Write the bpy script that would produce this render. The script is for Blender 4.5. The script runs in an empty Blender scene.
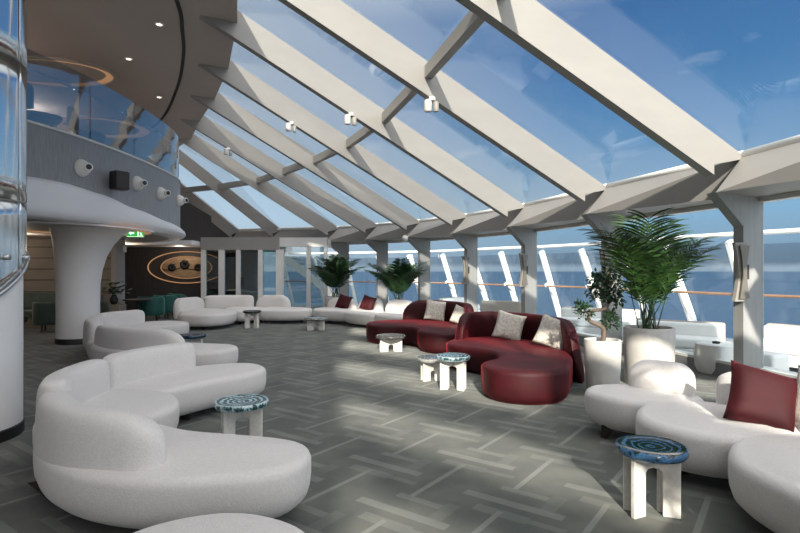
import bpy, bmesh, math, random
from math import sin, cos, pi, sqrt, atan2, radians
from mathutils import Vector, Matrix
random.seed(7)
D = bpy.data
SC = bpy.context.scene
COL = SC.collection
F = 533.0

# ------------------------------------------------------------------ materials
def newmat(name):
    m = D.materials.new(name); m.use_nodes = True
    nt = m.node_tree
    for n in list(nt.nodes): nt.nodes.remove(n)
    out = nt.nodes.new('ShaderNodeOutputMaterial')
    return m, nt, out

def pmat(name, col, rough=.6, metal=0.0, sheen=0.0, spec=.5, var=0.0, vscale=8.0, bump=0.0, bscale=200.0, col2=None, coat=0.0, emis=None, estr=0.0, stretch=None, sheen_tint=None, sheen_rough=.4):
    m, nt, out = newmat(name)
    b = nt.nodes.new('ShaderNodeBsdfPrincipled')
    b.inputs['Base Color'].default_value = (*col, 1)
    b.inputs['Roughness'].default_value = rough
    b.inputs['Metallic'].default_value = metal
    b.inputs['Specular IOR Level'].default_value = spec
    b.inputs['Sheen Weight'].default_value = sheen
    b.inputs['Sheen Roughness'].default_value = sheen_rough
    if sheen_tint: b.inputs['Sheen Tint'].default_value = (*sheen_tint, 1)
    b.inputs['Coat Weight'].default_value = coat
    if emis:
        b.inputs['Emission Color'].default_value = (*emis, 1)
        b.inputs['Emission Strength'].default_value = estr
    nt.links.new(b.outputs[0], out.inputs[0])
    tc = nt.nodes.new('ShaderNodeTexCoord')
    src = tc.outputs['Object']
    if stretch:
        mp = nt.nodes.new('ShaderNodeMapping'); mp.inputs['Scale'].default_value = stretch
        nt.links.new(src, mp.inputs[0]); src = mp.outputs[0]
    if var > 0 or col2:
        n = nt.nodes.new('ShaderNodeTexNoise'); n.inputs['Scale'].default_value = vscale; n.inputs['Detail'].default_value = 4
        nt.links.new(src, n.inputs[0])
        mx = nt.nodes.new('ShaderNodeMix'); mx.data_type = 'RGBA'
        c2 = col2 if col2 else tuple(max(0, c * (1 - var)) for c in col)
        mx.inputs[6].default_value = (*col, 1); mx.inputs[7].default_value = (*c2, 1)
        cr = nt.nodes.new('ShaderNodeMapRange'); cr.inputs[1].default_value = .35; cr.inputs[2].default_value = .65
        nt.links.new(n.outputs[0], cr.inputs[0]); nt.links.new(cr.outputs[0], mx.inputs[0])
        nt.links.new(mx.outputs[2], b.inputs['Base Color'])
    if bump > 0:
        n = nt.nodes.new('ShaderNodeTexNoise'); n.inputs['Scale'].default_value = bscale; n.inputs['Detail'].default_value = 2
        nt.links.new(src, n.inputs[0])
        bp = nt.nodes.new('ShaderNodeBump'); bp.inputs['Strength'].default_value = bump; bp.inputs['Distance'].default_value = .01
        nt.links.new(n.outputs[0], bp.inputs['Height']); nt.links.new(bp.outputs[0], b.inputs['Normal'])
    return m

def glassmat(name, tint, refl=.06, rough=0.0, gain=1.0):
    m, nt, out = newmat(name)
    tr = nt.nodes.new('ShaderNodeBsdfTransparent'); tr.inputs[0].default_value = (*tint, 1)
    gl = nt.nodes.new('ShaderNodeBsdfGlossy'); gl.inputs['Roughness'].default_value = rough
    lw = nt.nodes.new('ShaderNodeLayerWeight'); lw.inputs[0].default_value = .5
    fr = nt.nodes.new('ShaderNodeMath'); fr.operation = 'POWER'; fr.inputs[1].default_value = 5; nt.links.new(lw.outputs['Facing'], fr.inputs[0])
    ml = nt.nodes.new('ShaderNodeMath'); ml.operation = 'MULTIPLY_ADD'; ml.use_clamp = True
    ml.inputs[1].default_value = gain; ml.inputs[2].default_value = refl
    mx = nt.nodes.new('ShaderNodeMixShader')
    nt.links.new(fr.outputs[0], ml.inputs[0]); nt.links.new(ml.outputs[0], mx.inputs[0])
    nt.links.new(tr.outputs[0], mx.inputs[1]); nt.links.new(gl.outputs[0], mx.inputs[2])
    nt.links.new(mx.outputs[0], out.inputs[0])
    return m

def emat(name, col, s):
    m, nt, out = newmat(name)
    e = nt.nodes.new('ShaderNodeEmission'); e.inputs[0].default_value = (*col, 1); e.inputs[1].default_value = s
    nt.links.new(e.outputs[0], out.inputs[0])
    return m

M = {}
M['boucle'] = pmat('boucle', (.70, .67, .655), rough=.95, sheen=.25, var=.08, vscale=60, bump=.35, bscale=140)
M['boucle_back'] = pmat('boucle_back', (.70, .67, .655), rough=.95, sheen=.25, var=.08, vscale=60, bump=.35, bscale=140)
M['velvet'] = pmat('velvet', (.048, .003, .006), rough=.6, sheen=.42, sheen_tint=(1, .07, .10), sheen_rough=.22, var=.35, vscale=3, bump=.08, bscale=60, spec=.3)
M['velvet_pillow'] = pmat('velvet_pillow', (.045, .003, .006), rough=.7, sheen=.22, sheen_tint=(1, .06, .09), var=.3, vscale=5, spec=.3)
M['pillow_beige'] = pmat('pillow_beige', (.62, .58, .52), rough=.9, col2=(.42, .38, .34), vscale=26, bump=.5, bscale=90)
M['dark_leg'] = pmat('dark_leg', (.035, .025, .02), rough=.4)
M['stone'] = pmat('stone', (.74, .71, .66), rough=.7, var=.12, vscale=30, bump=.2, bscale=120)
M['white_paint'] = pmat('white_paint', (.72, .70, .67), rough=.45, var=.05, vscale=2)
M['column_paint'] = pmat('column_paint', (.80, .785, .78), rough=.6, var=.04, vscale=2)
M['beam'] = pmat('beam', (.31, .30, .285), rough=.5, var=.06, vscale=1.5, stretch=(1, 1, 3))
M['blade'] = pmat('blade', (.37, .37, .365), rough=.4, var=.1, vscale=3, stretch=(6, 6, .4))
M['eave'] = pmat('eave', (.33, .315, .30), rough=.5, var=.05, vscale=1)
M['ceiling'] = pmat('ceiling', (.50, .435, .395), rough=.75, var=.06, vscale=.6)
M['slab_under'] = pmat('slab_under', (.42, .39, .38), rough=.6)
M['fascia'] = pmat('fascia', (.31, .305, .31), rough=.45, var=.18, vscale=7, stretch=(5, 5, .5))
M['bulge'] = pmat('bulge', (.80, .78, .79), rough=.5, var=.03, vscale=1)
M['darkwall'] = pmat('darkwall', (.055, .053, .055), rough=.7, var=.25, vscale=7, stretch=(5, 5, .3))
M['beigewall'] = pmat('beigewall', (.27, .235, .20), rough=.6, var=.1, vscale=3)
M['black'] = pmat('black', (.012, .012, .013), rough=.5)
M['leftwall'] = pmat('leftwall', (.40, .37, .36), rough=.7)
M['green'] = pmat('green', (.012, .10, .085), rough=.65, sheen=.5, sheen_tint=(.4, .9, .8), var=.3, vscale=5)
M['green_dark'] = pmat('green_dark', (.035, .065, .055), rough=.7, sheen=.3, var=.3, vscale=5)
M['green_pale'] = pmat('green_pale', (.10, .14, .11), rough=.7, sheen=.3, var=.2, vscale=5)
M['chrome'] = pmat('chrome', (.80, .82, .84), rough=.12, metal=1.0)
M['steel'] = pmat('steel', (.55, .56, .57), rough=.3, metal=1.0)
M['mirror'] = pmat('mirror', (.74, .75, .76), rough=.16, metal=1.0, bump=.35, bscale=2.2, stretch=(3, 3, .35))
M['warm'] = emat('warm', (1.0, .52, .26), .42)
M['warm_soft'] = emat('warm_soft', (1.0, .55, .28), .32)
M['lamp'] = emat('lamp', (1.0, .86, .66), 2.0)
M['exit_green'] = emat('exit_green', (.02, .42, .06), 1.0)
M['exit_white'] = emat('exit_white', (.75, 1.0, .75), 1.3)
M['wood_art'] = pmat('wood_art', (.50, .33, .19), rough=.5, var=.3, vscale=4, stretch=(1, 1, 6))
M['wood_rail'] = pmat('wood_rail', (.36, .19, .11), rough=.4, var=.2, vscale=5)
M['outwhite'] = pmat('outwhite', (.82, .81, .78), rough=.6, var=.04, vscale=3)
M['taupe'] = pmat('taupe', (.40, .34, .29), rough=.7, var=.1, vscale=10)
M['deck'] = pmat('deck', (.50, .50, .49), rough=.7, var=.15, vscale=3)
M['sill'] = pmat('sill', (.24, .245, .25), rough=.4)
M['ceramic'] = pmat('ceramic', (.60, .575, .545), rough=.6, var=.08, vscale=12, bump=.12, bscale=60)
M['soil'] = pmat('soil', (.10, .06, .04), rough=.95, var=.5, vscale=40, bump=.8, bscale=60)
M['leaf'] = pmat('leaf', (.012, .042, .010), rough=.35, col2=(.04, .09, .02), vscale=5)
M['leaf_dark'] = pmat('leaf_dark', (.012, .04, .014), rough=.45, col2=(.03, .075, .025), vscale=8)
M['leaf_pale'] = pmat('leaf_pale', (.06, .13, .03), rough=.5, col2=(.11, .17, .06), vscale=8)
M['bark'] = pmat('bark', (.17, .13, .10), rough=.9, var=.4, vscale=25, bump=.6, bscale=40)
M['brass'] = pmat('brass', (.22, .20, .17), rough=.4, metal=.3)
M['sconce'] = pmat('sconce', (.36, .34, .31), rough=.5, var=.15, vscale=6)
M['roofglass'] = glassmat('roofglass', (.96, .975, .985), refl=.035, gain=1.5)
M['winglass'] = glassmat('winglass', (.88, .93, .96), refl=.03, gain=1.2)
M['railglass'] = glassmat('railglass', (.70, .74, .78), refl=.20, gain=1.2)
M['doorglass'] = glassmat('doorglass', (.62, .70, .72), refl=.12, gain=1.5)
M['screenglass'] = glassmat('screenglass', (.80, .82, .84), refl=.03, gain=.5)
M['navy_glass'] = pmat('navy_glass', (.05, .09, .13), rough=.1)

def tabletop_mat(name, c1, c2, c3):
    m, nt, out = newmat(name)
    b = nt.nodes.new('ShaderNodeBsdfPrincipled'); b.inputs['Roughness'].default_value = .15; b.inputs['Coat Weight'].default_value = .2
    tc = nt.nodes.new('ShaderNodeTexCoord')
    w = nt.nodes.new('ShaderNodeTexWave'); w.wave_type = 'RINGS'; w.rings_direction = 'Z'
    w.inputs['Scale'].default_value = 6.5; w.inputs['Distortion'].default_value = 4.5; w.inputs['Detail'].default_value = 4; w.inputs['Detail Scale'].default_value = 3.0; w.inputs['Detail Roughness'].default_value = .7
    nt.links.new(tc.outputs['Object'], w.inputs[0])
    cr = nt.nodes.new('ShaderNodeValToRGB'); e = cr.color_ramp.elements
    e[0].position = .0; e[0].color = (*c1, 1); e[1].position = .93; e[1].color = (*c3, 1)
    k = e.new(.45); k.color = (*c1, 1); k = e.new(.7); k.color = (*c2, 1)
    nt.links.new(w.outputs[0], cr.inputs[0]); nt.links.new(cr.outputs[0], b.inputs['Base Color']); nt.links.new(b.outputs[0], out.inputs[0])
    return m
M['swirl_dark'] = tabletop_mat('swirl_dark', (.003, .014, .016), (.006, .04, .055), (.05, .13, .26))
M['swirl_pale'] = tabletop_mat('swirl_pale', (.02, .06, .06), (.20, .33, .36), (.5, .62, .66))
M['swirl_grey'] = tabletop_mat('swirl_grey', (.05, .05, .05), (.25, .25, .24), (.5, .5, .48))

def carpet_mat():
    m, nt, out = newmat('carpet')
    L = nt.links
    def nd(t): return nt.nodes.new(t)
    def val(x, sock):
        if isinstance(x, (int, float)): sock.default_value = x
        else: L.new(x, sock)
    def mth(op, a, b=None, c=None, clamp=False):
        n = nd('ShaderNodeMath'); n.operation = op; n.use_clamp = clamp
        val(a, n.inputs[0])
        if b is not None: val(b, n.inputs[1])
        if c is not None: val(c, n.inputs[2])
        return n.outputs[0]
    tc = nd('ShaderNodeTexCoord')
    sp = nd('ShaderNodeSeparateXYZ'); L.new(tc.outputs['Object'], sp.inputs[0])
    X, Y = sp.outputs[0], sp.outputs[1]
    a = radians(9)
    U = mth('DIVIDE', mth('ADD', mth('MULTIPLY', X, cos(a)), mth('MULTIPLY', Y, sin(a))), .77)
    V = mth('DIVIDE', mth('ADD', mth('MULTIPLY', X, -sin(a)), mth('MULTIPLY', Y, cos(a))), .87)
    U = mth('ADD', U, .28); V = mth('ADD', V, .92)
    total = None
    def bars(ox, oy, ang, hl, hw, amp, total):
        fu = mth('MULTIPLY', mth('SUBTRACT', mth('FRACT', mth('ADD', U, 20 - ox)), .5), .77)
        fv = mth('MULTIPLY', mth('SUBTRACT', mth('FRACT', mth('ADD', V, 20 - oy)), .5), .87)
        t = radians(ang)
        p = mth('ADD', mth('MULTIPLY', fu, cos(t)), mth('MULTIPLY', fv, sin(t)))
        q = mth('ADD', mth('MULTIPLY', fu, -sin(t)), mth('MULTIPLY', fv, cos(t)))
        mp = mth('LESS_THAN', mth('ABSOLUTE', p), hl)
        mq = mth('LESS_THAN', mth('ABSOLUTE', q), hw)
        r = mth('MULTIPLY', mth('MULTIPLY', mp, mq), amp)
        return r if total is None else mth('MAXIMUM', total, r)
    total = bars(.0, .0, 45, .38, .02, 1.0, total)
    total = bars(.50, .42, -45, .36, .042, .75, total)
    total = bars(.34, .28, -45, .19, .05, .5, total)
    total = bars(.70, .60, -45, .18, .035, .6, total)
    total = bars(.60, .05, -45, .15, .03, .45, total)
    total = bars(.85, .35, 45, .16, .05, .3, total)
    n1 = nd('ShaderNodeTexNoise'); n1.inputs['Scale'].default_value = 2.2; n1.inputs['Detail'].default_value = 6; L.new(tc.outputs['Object'], n1.inputs[0])
    n2 = nd('ShaderNodeTexNoise'); n2.inputs['Scale'].default_value = 320; L.new(tc.outputs['Object'], n2.inputs[0])
    mr = nd('ShaderNodeMapRange'); mr.inputs[1].default_value = .35; mr.inputs[2].default_value = .65; L.new(n1.outputs[0], mr.inputs[0])
    m1 = nd('ShaderNodeMix'); m1.data_type = 'RGBA'; m1.inputs[6].default_value = (.078, .088, .080, 1); m1.inputs[7].default_value = (.145, .150, .130, 1)
    L.new(mr.outputs[0], m1.inputs[0])
    m2 = nd('ShaderNodeMix'); m2.data_type = 'RGBA'; m2.inputs[7].default_value = (.27, .285, .26, 1)
    amp = mth('MULTIPLY', total, mth('MULTIPLY_ADD', n1.outputs[0], .9, .15), clamp=True)
    L.new(amp, m2.inputs[0]); L.new(m1.outputs[2], m2.inputs[6])
    m3 = nd('ShaderNodeMix'); m3.data_type = 'RGBA'; m3.blend_type = 'MULTIPLY'; m3.inputs[0].default_value = .35
    L.new(m2.outputs[2], m3.inputs[6]); L.new(n2.outputs[0], m3.inputs[7])
    b = nd('ShaderNodeBsdfPrincipled'); b.inputs['Roughness'].default_value = .9; b.inputs['Sheen Weight'].default_value = .15
    b.inputs['Specular IOR Level'].default_value = .2
    L.new(m3.outputs[2], b.inputs['Base Color'])
    bp = nd('ShaderNodeBump'); bp.inputs['Strength'].default_value = .3; bp.inputs['Distance'].default_value = .005
    L.new(n2.outputs[0], bp.inputs['Height']); L.new(bp.outputs[0], b.inputs['Normal'])
    L.new(b.outputs[0], out.inputs[0])
    return m
M['carpet'] = carpet_mat()

def sea_mat():
    m, nt, out = newmat('sea')
    b = nt.nodes.new('ShaderNodeBsdfPrincipled'); b.inputs['Base Color'].default_value = (.05, .10, .165, 1); b.inputs['Roughness'].default_value = .35
    tc = nt.nodes.new('ShaderNodeTexCoord')
    n = nt.nodes.new('ShaderNodeTexNoise'); n.inputs['Scale'].default_value = .15; n.inputs['Detail'].default_value = 8
    nt.links.new(tc.outputs['Object'], n.inputs[0])
    bp = nt.nodes.new('ShaderNodeBump'); bp.inputs['Strength'].default_value = .5; bp.inputs['Distance'].default_value = 1.5
    nt.links.new(n.outputs[0], bp.inputs['Height']); nt.links.new(bp.outputs[0], b.inputs['Normal'])
    nt.links.new(b.outputs[0], out.inputs[0])
    return m
M['sea'] = sea_mat()

# ------------------------------------------------------------------ helpers
def tag(o, label=None, cat=None, group=None, kind=None):
    if label: o['label'] = label
    if cat: o['category'] = cat
    if group: o['group'] = group
    if kind: o['kind'] = kind
    return o

def thing(name, label, cat, loc=(0, 0, 0), rz=0, group=None):
    o = D.objects.new(name, None); COL.objects.link(o)
    o.location = loc; o.rotation_euler = (0, 0, rz); o.empty_display_size = .1
    return tag(o, label, cat, group)

def link(name, me, mat, parent=None, smooth=False, loc=None):
    o = D.objects.new(name, me); COL.objects.link(o)
    if mat is not None: me.materials.append(M[mat] if isinstance(mat, str) else mat)
    if parent is not None: o.parent = parent
    if loc is not None: o.location = loc
    if smooth:
        for p in me.polygons: p.use_smooth = True
    return o

def mesh(name, vs, fs, mat, parent=None, smooth=False, loc=None, fix=True):
    me = D.meshes.new(name); me.from_pydata([tuple(v) for v in vs], [], fs); me.update()
    if fix:
        bm = bmesh.new(); bm.from_mesh(me); bmesh.ops.recalc_face_normals(bm, faces=bm.faces); bm.to_mesh(me); bm.free()
    return link(name, me, mat, parent, smooth, loc)

class MB:
    def __init__(s): s.v = []; s.f = []
    def add(s, vs, fs):
        n = len(s.v); s.v += [tuple(v) for v in vs]; s.f += [tuple(i + n for i in f) for f in fs]; return s
    def box(s, x0, y0, z0, x1, y1, z1, mat=None):
        vs = [(x, y, z) for z in (z0, z1) for y in (y0, y1) for x in (x0, x1)]
        if mat: vs = [mat @ Vector(v) for v in vs]
        return s.add(vs, [(0, 1, 3, 2), (4, 6, 7, 5), (0, 4, 5, 1), (2, 3, 7, 6), (0, 2, 6, 4), (1, 5, 7, 3)])
    def bar(s, a, b, w, h, up=(0, 0, 1)):
        """box of width w (sideways) and height h (along up) from a to b"""
        a = Vector(a); b = Vector(b); d = (b - a).normalized(); u = Vector(up)
        sd = d.cross(u).normalized(); u = sd.cross(d).normalized()
        vs = []
        for p in (a, b):
            for i, j in ((-1, -1), (1, -1), (1, 1), (-1, 1)): vs.append(p + sd * w / 2 * i + u * h / 2 * j)
        return s.add(vs, [(3, 2, 1, 0), (4, 5, 6, 7), (0, 1, 5, 4), (1, 2, 6, 5), (2, 3, 7, 6), (3, 0, 4, 7)])
    def tube(s, pts, r, n=10, r1=None):
        pts = [Vector(p) for p in pts]; N = len(pts); base = len(s.v)
        for i, p in enumerate(pts):
            t = (pts[min(i + 1, N - 1)] - pts[max(i - 1, 0)]).normalized()
            ref = Vector((0, 0, 1)) if abs(t.z) < .9 else Vector((1, 0, 0))
            a = t.cross(ref).normalized(); b = t.cross(a).normalized()
            rr = r if r1 is None else r + (r1 - r) * i / (N - 1)
            for k in range(n):
                an = 2 * pi * k / n; s.v.append(tuple(p + a * rr * cos(an) + b * rr * sin(an)))
        for i in range(N - 1):
            for k in range(n):
                s.f.append((base + i * n + k, base + i * n + (k + 1) % n, base + (i + 1) * n + (k + 1) % n, base + (i + 1) * n + k))
        s.f.append(tuple(base + k for k in range(n))[::-1]); s.f.append(tuple(base + (N - 1) * n + k for k in range(n)))
        return s
    def lathe(s, prof, n=40, c=(0, 0), centers=None):
        base = len(s.v)
        for i, (r, z) in enumerate(prof):
            cx, cy = centers[i] if centers else c
            for k in range(n):
                an = 2 * pi * k / n; s.v.append((cx + r * cos(an), cy + r * sin(an), z))
        for i in range(len(prof) - 1):
            for k in range(n):
                s.f.append((base + i * n + k, base + i * n + (k + 1) % n, base + (i + 1) * n + (k + 1) % n, base + (i + 1) * n + k))
        s.f.append(tuple(base + k for k in range(n))[::-1]); s.f.append(tuple(base + (len(prof) - 1) * n + k for k in range(n)))
        return s
    def prism(s, poly, off):
        """poly: 3D points of a planar face, off: vector of extrusion"""
        n = len(poly); off = Vector(off); p = [Vector(q) for q in poly]
        vs = p + [q + off for q in p]
        return s.add(vs, [tuple(range(n))[::-1], tuple(range(n, 2 * n))] + [(i, (i + 1) % n, n + (i + 1) % n, n + i) for i in range(n)])
    def build(s, name, mat, parent=None, smooth=False, loc=None):
        return mesh(name, s.v, s.f, mat, parent, smooth, loc)

def auto_smooth(o, ang=40):
    me = o.data
    for p in me.polygons: p.use_smooth = True
    bm = bmesh.new(); bm.from_mesh(me); lim = radians(ang)
    for e in bm.edges:
        if len(e.link_faces) == 2 and e.calc_face_angle(0) > lim: e.smooth = False
    bm.to_mesh(me); bm.free()
    return o

def bevel(o, w=.01, seg=2):
    md = o.modifiers.new('bevel', 'BEVEL'); md.width = w; md.segments = seg; md.limit_method = 'ANGLE'; md.angle_limit = radians(35)
    return o

def catmull(pts, per=8, closed=False):
    P = [Vector((*p, 0)) if len(p) == 2 else Vector(p) for p in pts]; n = len(P); out = []
    rng = range(n) if closed else range(n - 1)
    for i in rng:
        if closed: p0, p1, p2, p3 = P[(i - 1) % n], P[i], P[(i + 1) % n], P[(i + 2) % n]
        else:
            p1, p2 = P[i], P[i + 1]
            p0 = P[i - 1] if i > 0 else p1 * 2 - p2
            p3 = P[i + 2] if i + 2 < n else p2 * 2 - p1
        for k in range(per):
            t = k / per
            out.append(.5 * ((2 * p1) + (-p0 + p2) * t + (2 * p0 - 5 * p1 + 4 * p2 - p3) * t * t + (-p0 + 3 * p1 - 3 * p2 + p3) * t ** 3))
    if not closed: out.append(P[-1])
    return out

def resample(pts, n, closed):
    q = pts + [pts[0]] if closed else pts
    L = [0]
    for i in range(1, len(q)): L.append(L[-1] + (q[i] - q[i - 1]).length)
    out = []; j = 0; m = n if closed else n - 1
    for k in range(n):
        t = L[-1] * k / m
        while j < len(L) - 2 and L[j + 1] < t: j += 1
        f = (t - L[j]) / max(1e-9, L[j + 1] - L[j]); out.append(q[j].lerp(q[j + 1], min(1, f)))
    return out

def cushion(name, outline, z0, z1, r, mat, parent, org, n=72, crown=.02, undercut=.07):
    """upholstered seat block: closed plan outline, rounded top and bottom edges, soft crown"""
    pts = resample(catmull(outline, 10, True), n, True)
    area = sum(pts[i].x * pts[(i + 1) % n].y - pts[(i + 1) % n].x * pts[i].y for i in range(n))
    if area < 0: pts.reverse()
    nor = []
    for i in range(n):
        t = (pts[(i + 1) % n] - pts[(i - 1) % n]).normalized(); nor.append(Vector((t.y, -t.x, 0)))
    prof = [(undercut + .03, z0), (undercut, z0 + .003), (undercut * .35, z0 + .05), (.005, z0 + .11), (0, (z0 + z1) / 2)]
    for k in range(0, 7):
        a = pi / 2 * k / 6; prof.append((r * (1 - cos(a)), z1 - r + r * sin(a) * .93))
    prof += [(r * 1.6, z1 - r * .05), (r * 2.2, z1 + crown * .5)]
    vs = []; fs = []
    cur = pts; last = 0
    rings = []
    for ins, z in prof:
        ring = [p - nor[i] * ins for i, p in enumerate(pts)]
        # smooth the inset ring a little so that concave corners do not cross
        for _ in range(int(ins / .03)):
            ring = [(ring[i - 1] + ring[i] * 2 + ring[(i + 1) % n]) / 4 for i in range(n)]
        rings.append([(p.x - org[0], p.y - org[1], z) for p in ring])
    for ring in rings: vs += ring
    for j in range(len(rings) - 1):
        for i in range(n): fs.append((j * n + i, j * n + (i + 1) % n, (j + 1) * n + (i + 1) % n, (j + 1) * n + i))
    fs.append(tuple(range(n))[::-1]); fs.append(tuple((len(rings) - 1) * n + i for i in range(n)))
    return mesh(name, vs, fs, mat, parent, True, fix=False)

def bolster(name, path, thick, z0, z1, mat, parent, org, tl=.22, th=.35, n=30, lean=0.0, hend=.35, k=24, ex=4.2, taper_top=.88):
    """curved upholstered backrest swept along a plan path with rounded ends"""
    pts = resample(catmull(path, 10), n + 1, False)
    L = [0]
    for i in range(1, len(pts)): L.append(L[-1] + (pts[i] - pts[i - 1]).length)
    T = L[-1]; tl = min(tl, T / 2); th = min(th, T / 2)
    # denser samples near the ends
    us = sorted(set([0.0, .004, .015, .035, .07, .12, .2] + [i / 20 for i in range(5, 16)] + [.8, .88, .93, .965, .985, .996, 1.0]))
    vs = []; fs = []
    for u in us:
        s = u * T; j = 0
        while j < len(L) - 2 and L[j + 1] < s: j += 1
        f = (s - L[j]) / max(1e-9, L[j + 1] - L[j]); p = pts[j].lerp(pts[j + 1], f)
        t = (pts[min(j + 1, len(pts) - 1)] - pts[max(j - 1, 0)] if 0 < j else pts[1] - pts[0]).normalized()
        nr = Vector((t.y, -t.x, 0))
        d = min(s, T - s)
        e = sqrt(max(0, 1 - (1 - min(1, d / tl)) ** 2)); e = max(e, .02)
        hh = sqrt(max(0, 1 - (1 - min(1, d / th)) ** 2)); hh = hend + (1 - hend) * hh
        w = thick / 2 * e; H = (z1 - z0) * hh; zc = z0 + H / 2
        if e < .3: H *= (.55 + .45 * e / .3)
        for q in range(k):
            a = 2 * pi * q / k; c, sn = cos(a), sin(a)
            x = w * abs(c) ** (2 / ex) * (1 if c > 0 else -1); z = H / 2 * abs(sn) ** (2 / ex) * (1 if sn > 0 else -1)
            x *= 1 - (1 - taper_top) * (z / (H / 2) + 1) / 2
            x += lean * (z / (H / 2) + 1) / 2
            P = p + nr * x; vs.append((P.x - org[0], P.y - org[1], zc + z))
    m = len(us)
    for j in range(m - 1):
        for q in range(k): fs.append((j * k + q, j * k + (q + 1) % k, (j + 1) * k + (q + 1) % k, (j + 1) * k + q))
    fs.append(tuple(range(k))[::-1]); fs.append(tuple((m - 1) * k + q for q in range(k)))
    return mesh(name, vs, fs, mat, parent, True)

def pillow(name, label, cat, mat, loc, size, rot, group=None, thick=.085):
    n = 16; vs = []; fs = []
    for sgn in (1, -1):
        for i in range(n + 1):
            for j in range(n + 1):
                u, v = i / n * 2 - 1, j / n * 2 - 1
                pin = 1 - .10 * (1 - abs(v) ** 2) * abs(u) ** 2; pin2 = 1 - .10 * (1 - abs(u) ** 2) * abs(v) ** 2
                t = thick * max(0, (1 - u ** 4) * (1 - v ** 4)) ** .5 * (1 + .05 * sin(4 * u + 2 * v))
                vs.append((u * size / 2 * pin, sgn * t, (v + 1) * size / 2 * pin2 + (size / 2) * (1 - pin2)))
    m = (n + 1) ** 2
    for s in (0, 1):
        for i in range(n):
            for j in range(n):
                a = s * m + i * (n + 1) + j; q = (a, a + 1, a + n + 2, a + n + 1); fs.append(q if s else q[::-1])
    me = D.meshes.new(name); me.from_pydata(vs, [], fs)
    bm = bmesh.new(); bm.from_mesh(me); bmesh.ops.remove_doubles(bm, verts=bm.verts, dist=.0008); bmesh.ops.recalc_face_normals(bm, faces=bm.faces); bm.to_mesh(me); bm.free()
    o = link(name, me, mat, None, True); o.location = loc; o.rotation_euler = rot
    tag(o, label, cat, group)
    return o

def struct(o): o['kind'] = 'structure'; return o

# ------------------------------------------------------------------ camera
cam = D.cameras.new('camera'); cam.lens = 24.0; cam.sensor_width = 36; cam.shift_y = 3.5 / 800
cam.clip_start = .05; cam.clip_end = 20000
co = D.objects.new('camera', cam); COL.objects.link(co)
co.location = (0, 0, 1.6); co.rotation_euler = (pi / 2, 0, 0); SC.camera = co
SC.view_settings.view_transform = 'Standard'; SC.view_settings.look = 'None'; SC.view_settings.gamma = 1.0
SC.view_settings.exposure = 0.1; SC.view_settings.use_curve_mapping = False

# ------------------------------------------------------------------ sun and sky
SUN_S = 2.1
sun = D.lights.new('sun', 'SUN'); sun.energy = 12.0; sun.angle = radians(1.1); sun.color = (1.0, .91, .77)
so = D.objects.new('sun', sun); COL.objects.link(so)
so.rotation_euler = Vector((.0, SUN_S, -1)).to_track_quat('-Z', 'Y').to_euler()
w = D.worlds.new('sky'); SC.world = w; w.use_nodes = True
nt = w.node_tree
for n in list(nt.nodes): nt.nodes.remove(n)
out = nt.nodes.new('ShaderNodeOutputWorld'); bg = nt.nodes.new('ShaderNodeBackground')
tc = nt.nodes.new('ShaderNodeTexCoord'); sp = nt.nodes.new('ShaderNodeSeparateXYZ')
nt.links.new(tc.outputs['Generated'], sp.inputs[0])
mr = nt.nodes.new('ShaderNodeMapRange'); mr.inputs[1].default_value = -.05; mr.inputs[2].default_value = .95
nt.links.new(sp.outputs[2], mr.inputs[0])
cr = nt.nodes.new('ShaderNodeValToRGB'); els = cr.color_ramp.elements; nt.links.new(mr.outputs[0], cr.inputs[0])
def srgb(r, g, b):
    f = lambda c: (c / 255 / 12.92) if c / 255 <= .04045 else ((c / 255 + .055) / 1.055) ** 2.4
    return (f(r), f(g), f(b), 1)
stops = [(-.02, (110, 135, 160)), (.0, (205, 220, 230)), (.006, (205, 220, 230)), (.011, (140, 160, 178)), (.05, (150, 178, 200)), (.10, (150, 190, 218)), (.17, (122, 168, 206)), (.25, (98, 148, 196)), (.33, (80, 130, 182)), (.42, (68, 116, 170))]
els[0].position = 0; els[0].color = srgb(80, 105, 130); els[1].position = 1; els[1].color = (1.15, 1.12, 1.1, 1)
for z, c in stops: e = els.new((z + .05)); e.color = srgb(*c)
e = els.new(.60); e.color = (.72, .76, .80, 1)
# bright aureole around the sun, behind the viewer
dt = nt.nodes.new('ShaderNodeVectorMath'); dt.operation = 'DOT_PRODUCT'
sd = Vector((0, -SUN_S, 1)).normalized(); dt.inputs[1].default_value = sd
nt.links.new(tc.outputs['Generated'], dt.inputs[0])
mg = nt.nodes.new('ShaderNodeMapRange'); mg.inputs[1].default_value = -.15; mg.inputs[2].default_value = 1.0; mg.inputs[3].default_value = 0; mg.inputs[4].default_value = 1
nt.links.new(dt.outputs['Value'], mg.inputs[0])
pw = nt.nodes.new('ShaderNodeMath'); pw.operation = 'POWER'; pw.inputs[1].default_value = 2.0; nt.links.new(mg.outputs[0], pw.inputs[0])
ad = nt.nodes.new('ShaderNodeMix'); ad.data_type = 'RGBA'; ad.blend_type = 'ADD'; ad.inputs[7].default_value = (3.5, 3.3, 3.1, 1)
ad.clamp_result = False
nt.links.new(pw.outputs[0], ad.inputs[0]); nt.links.new(cr.outputs[0], ad.inputs[6])
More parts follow.
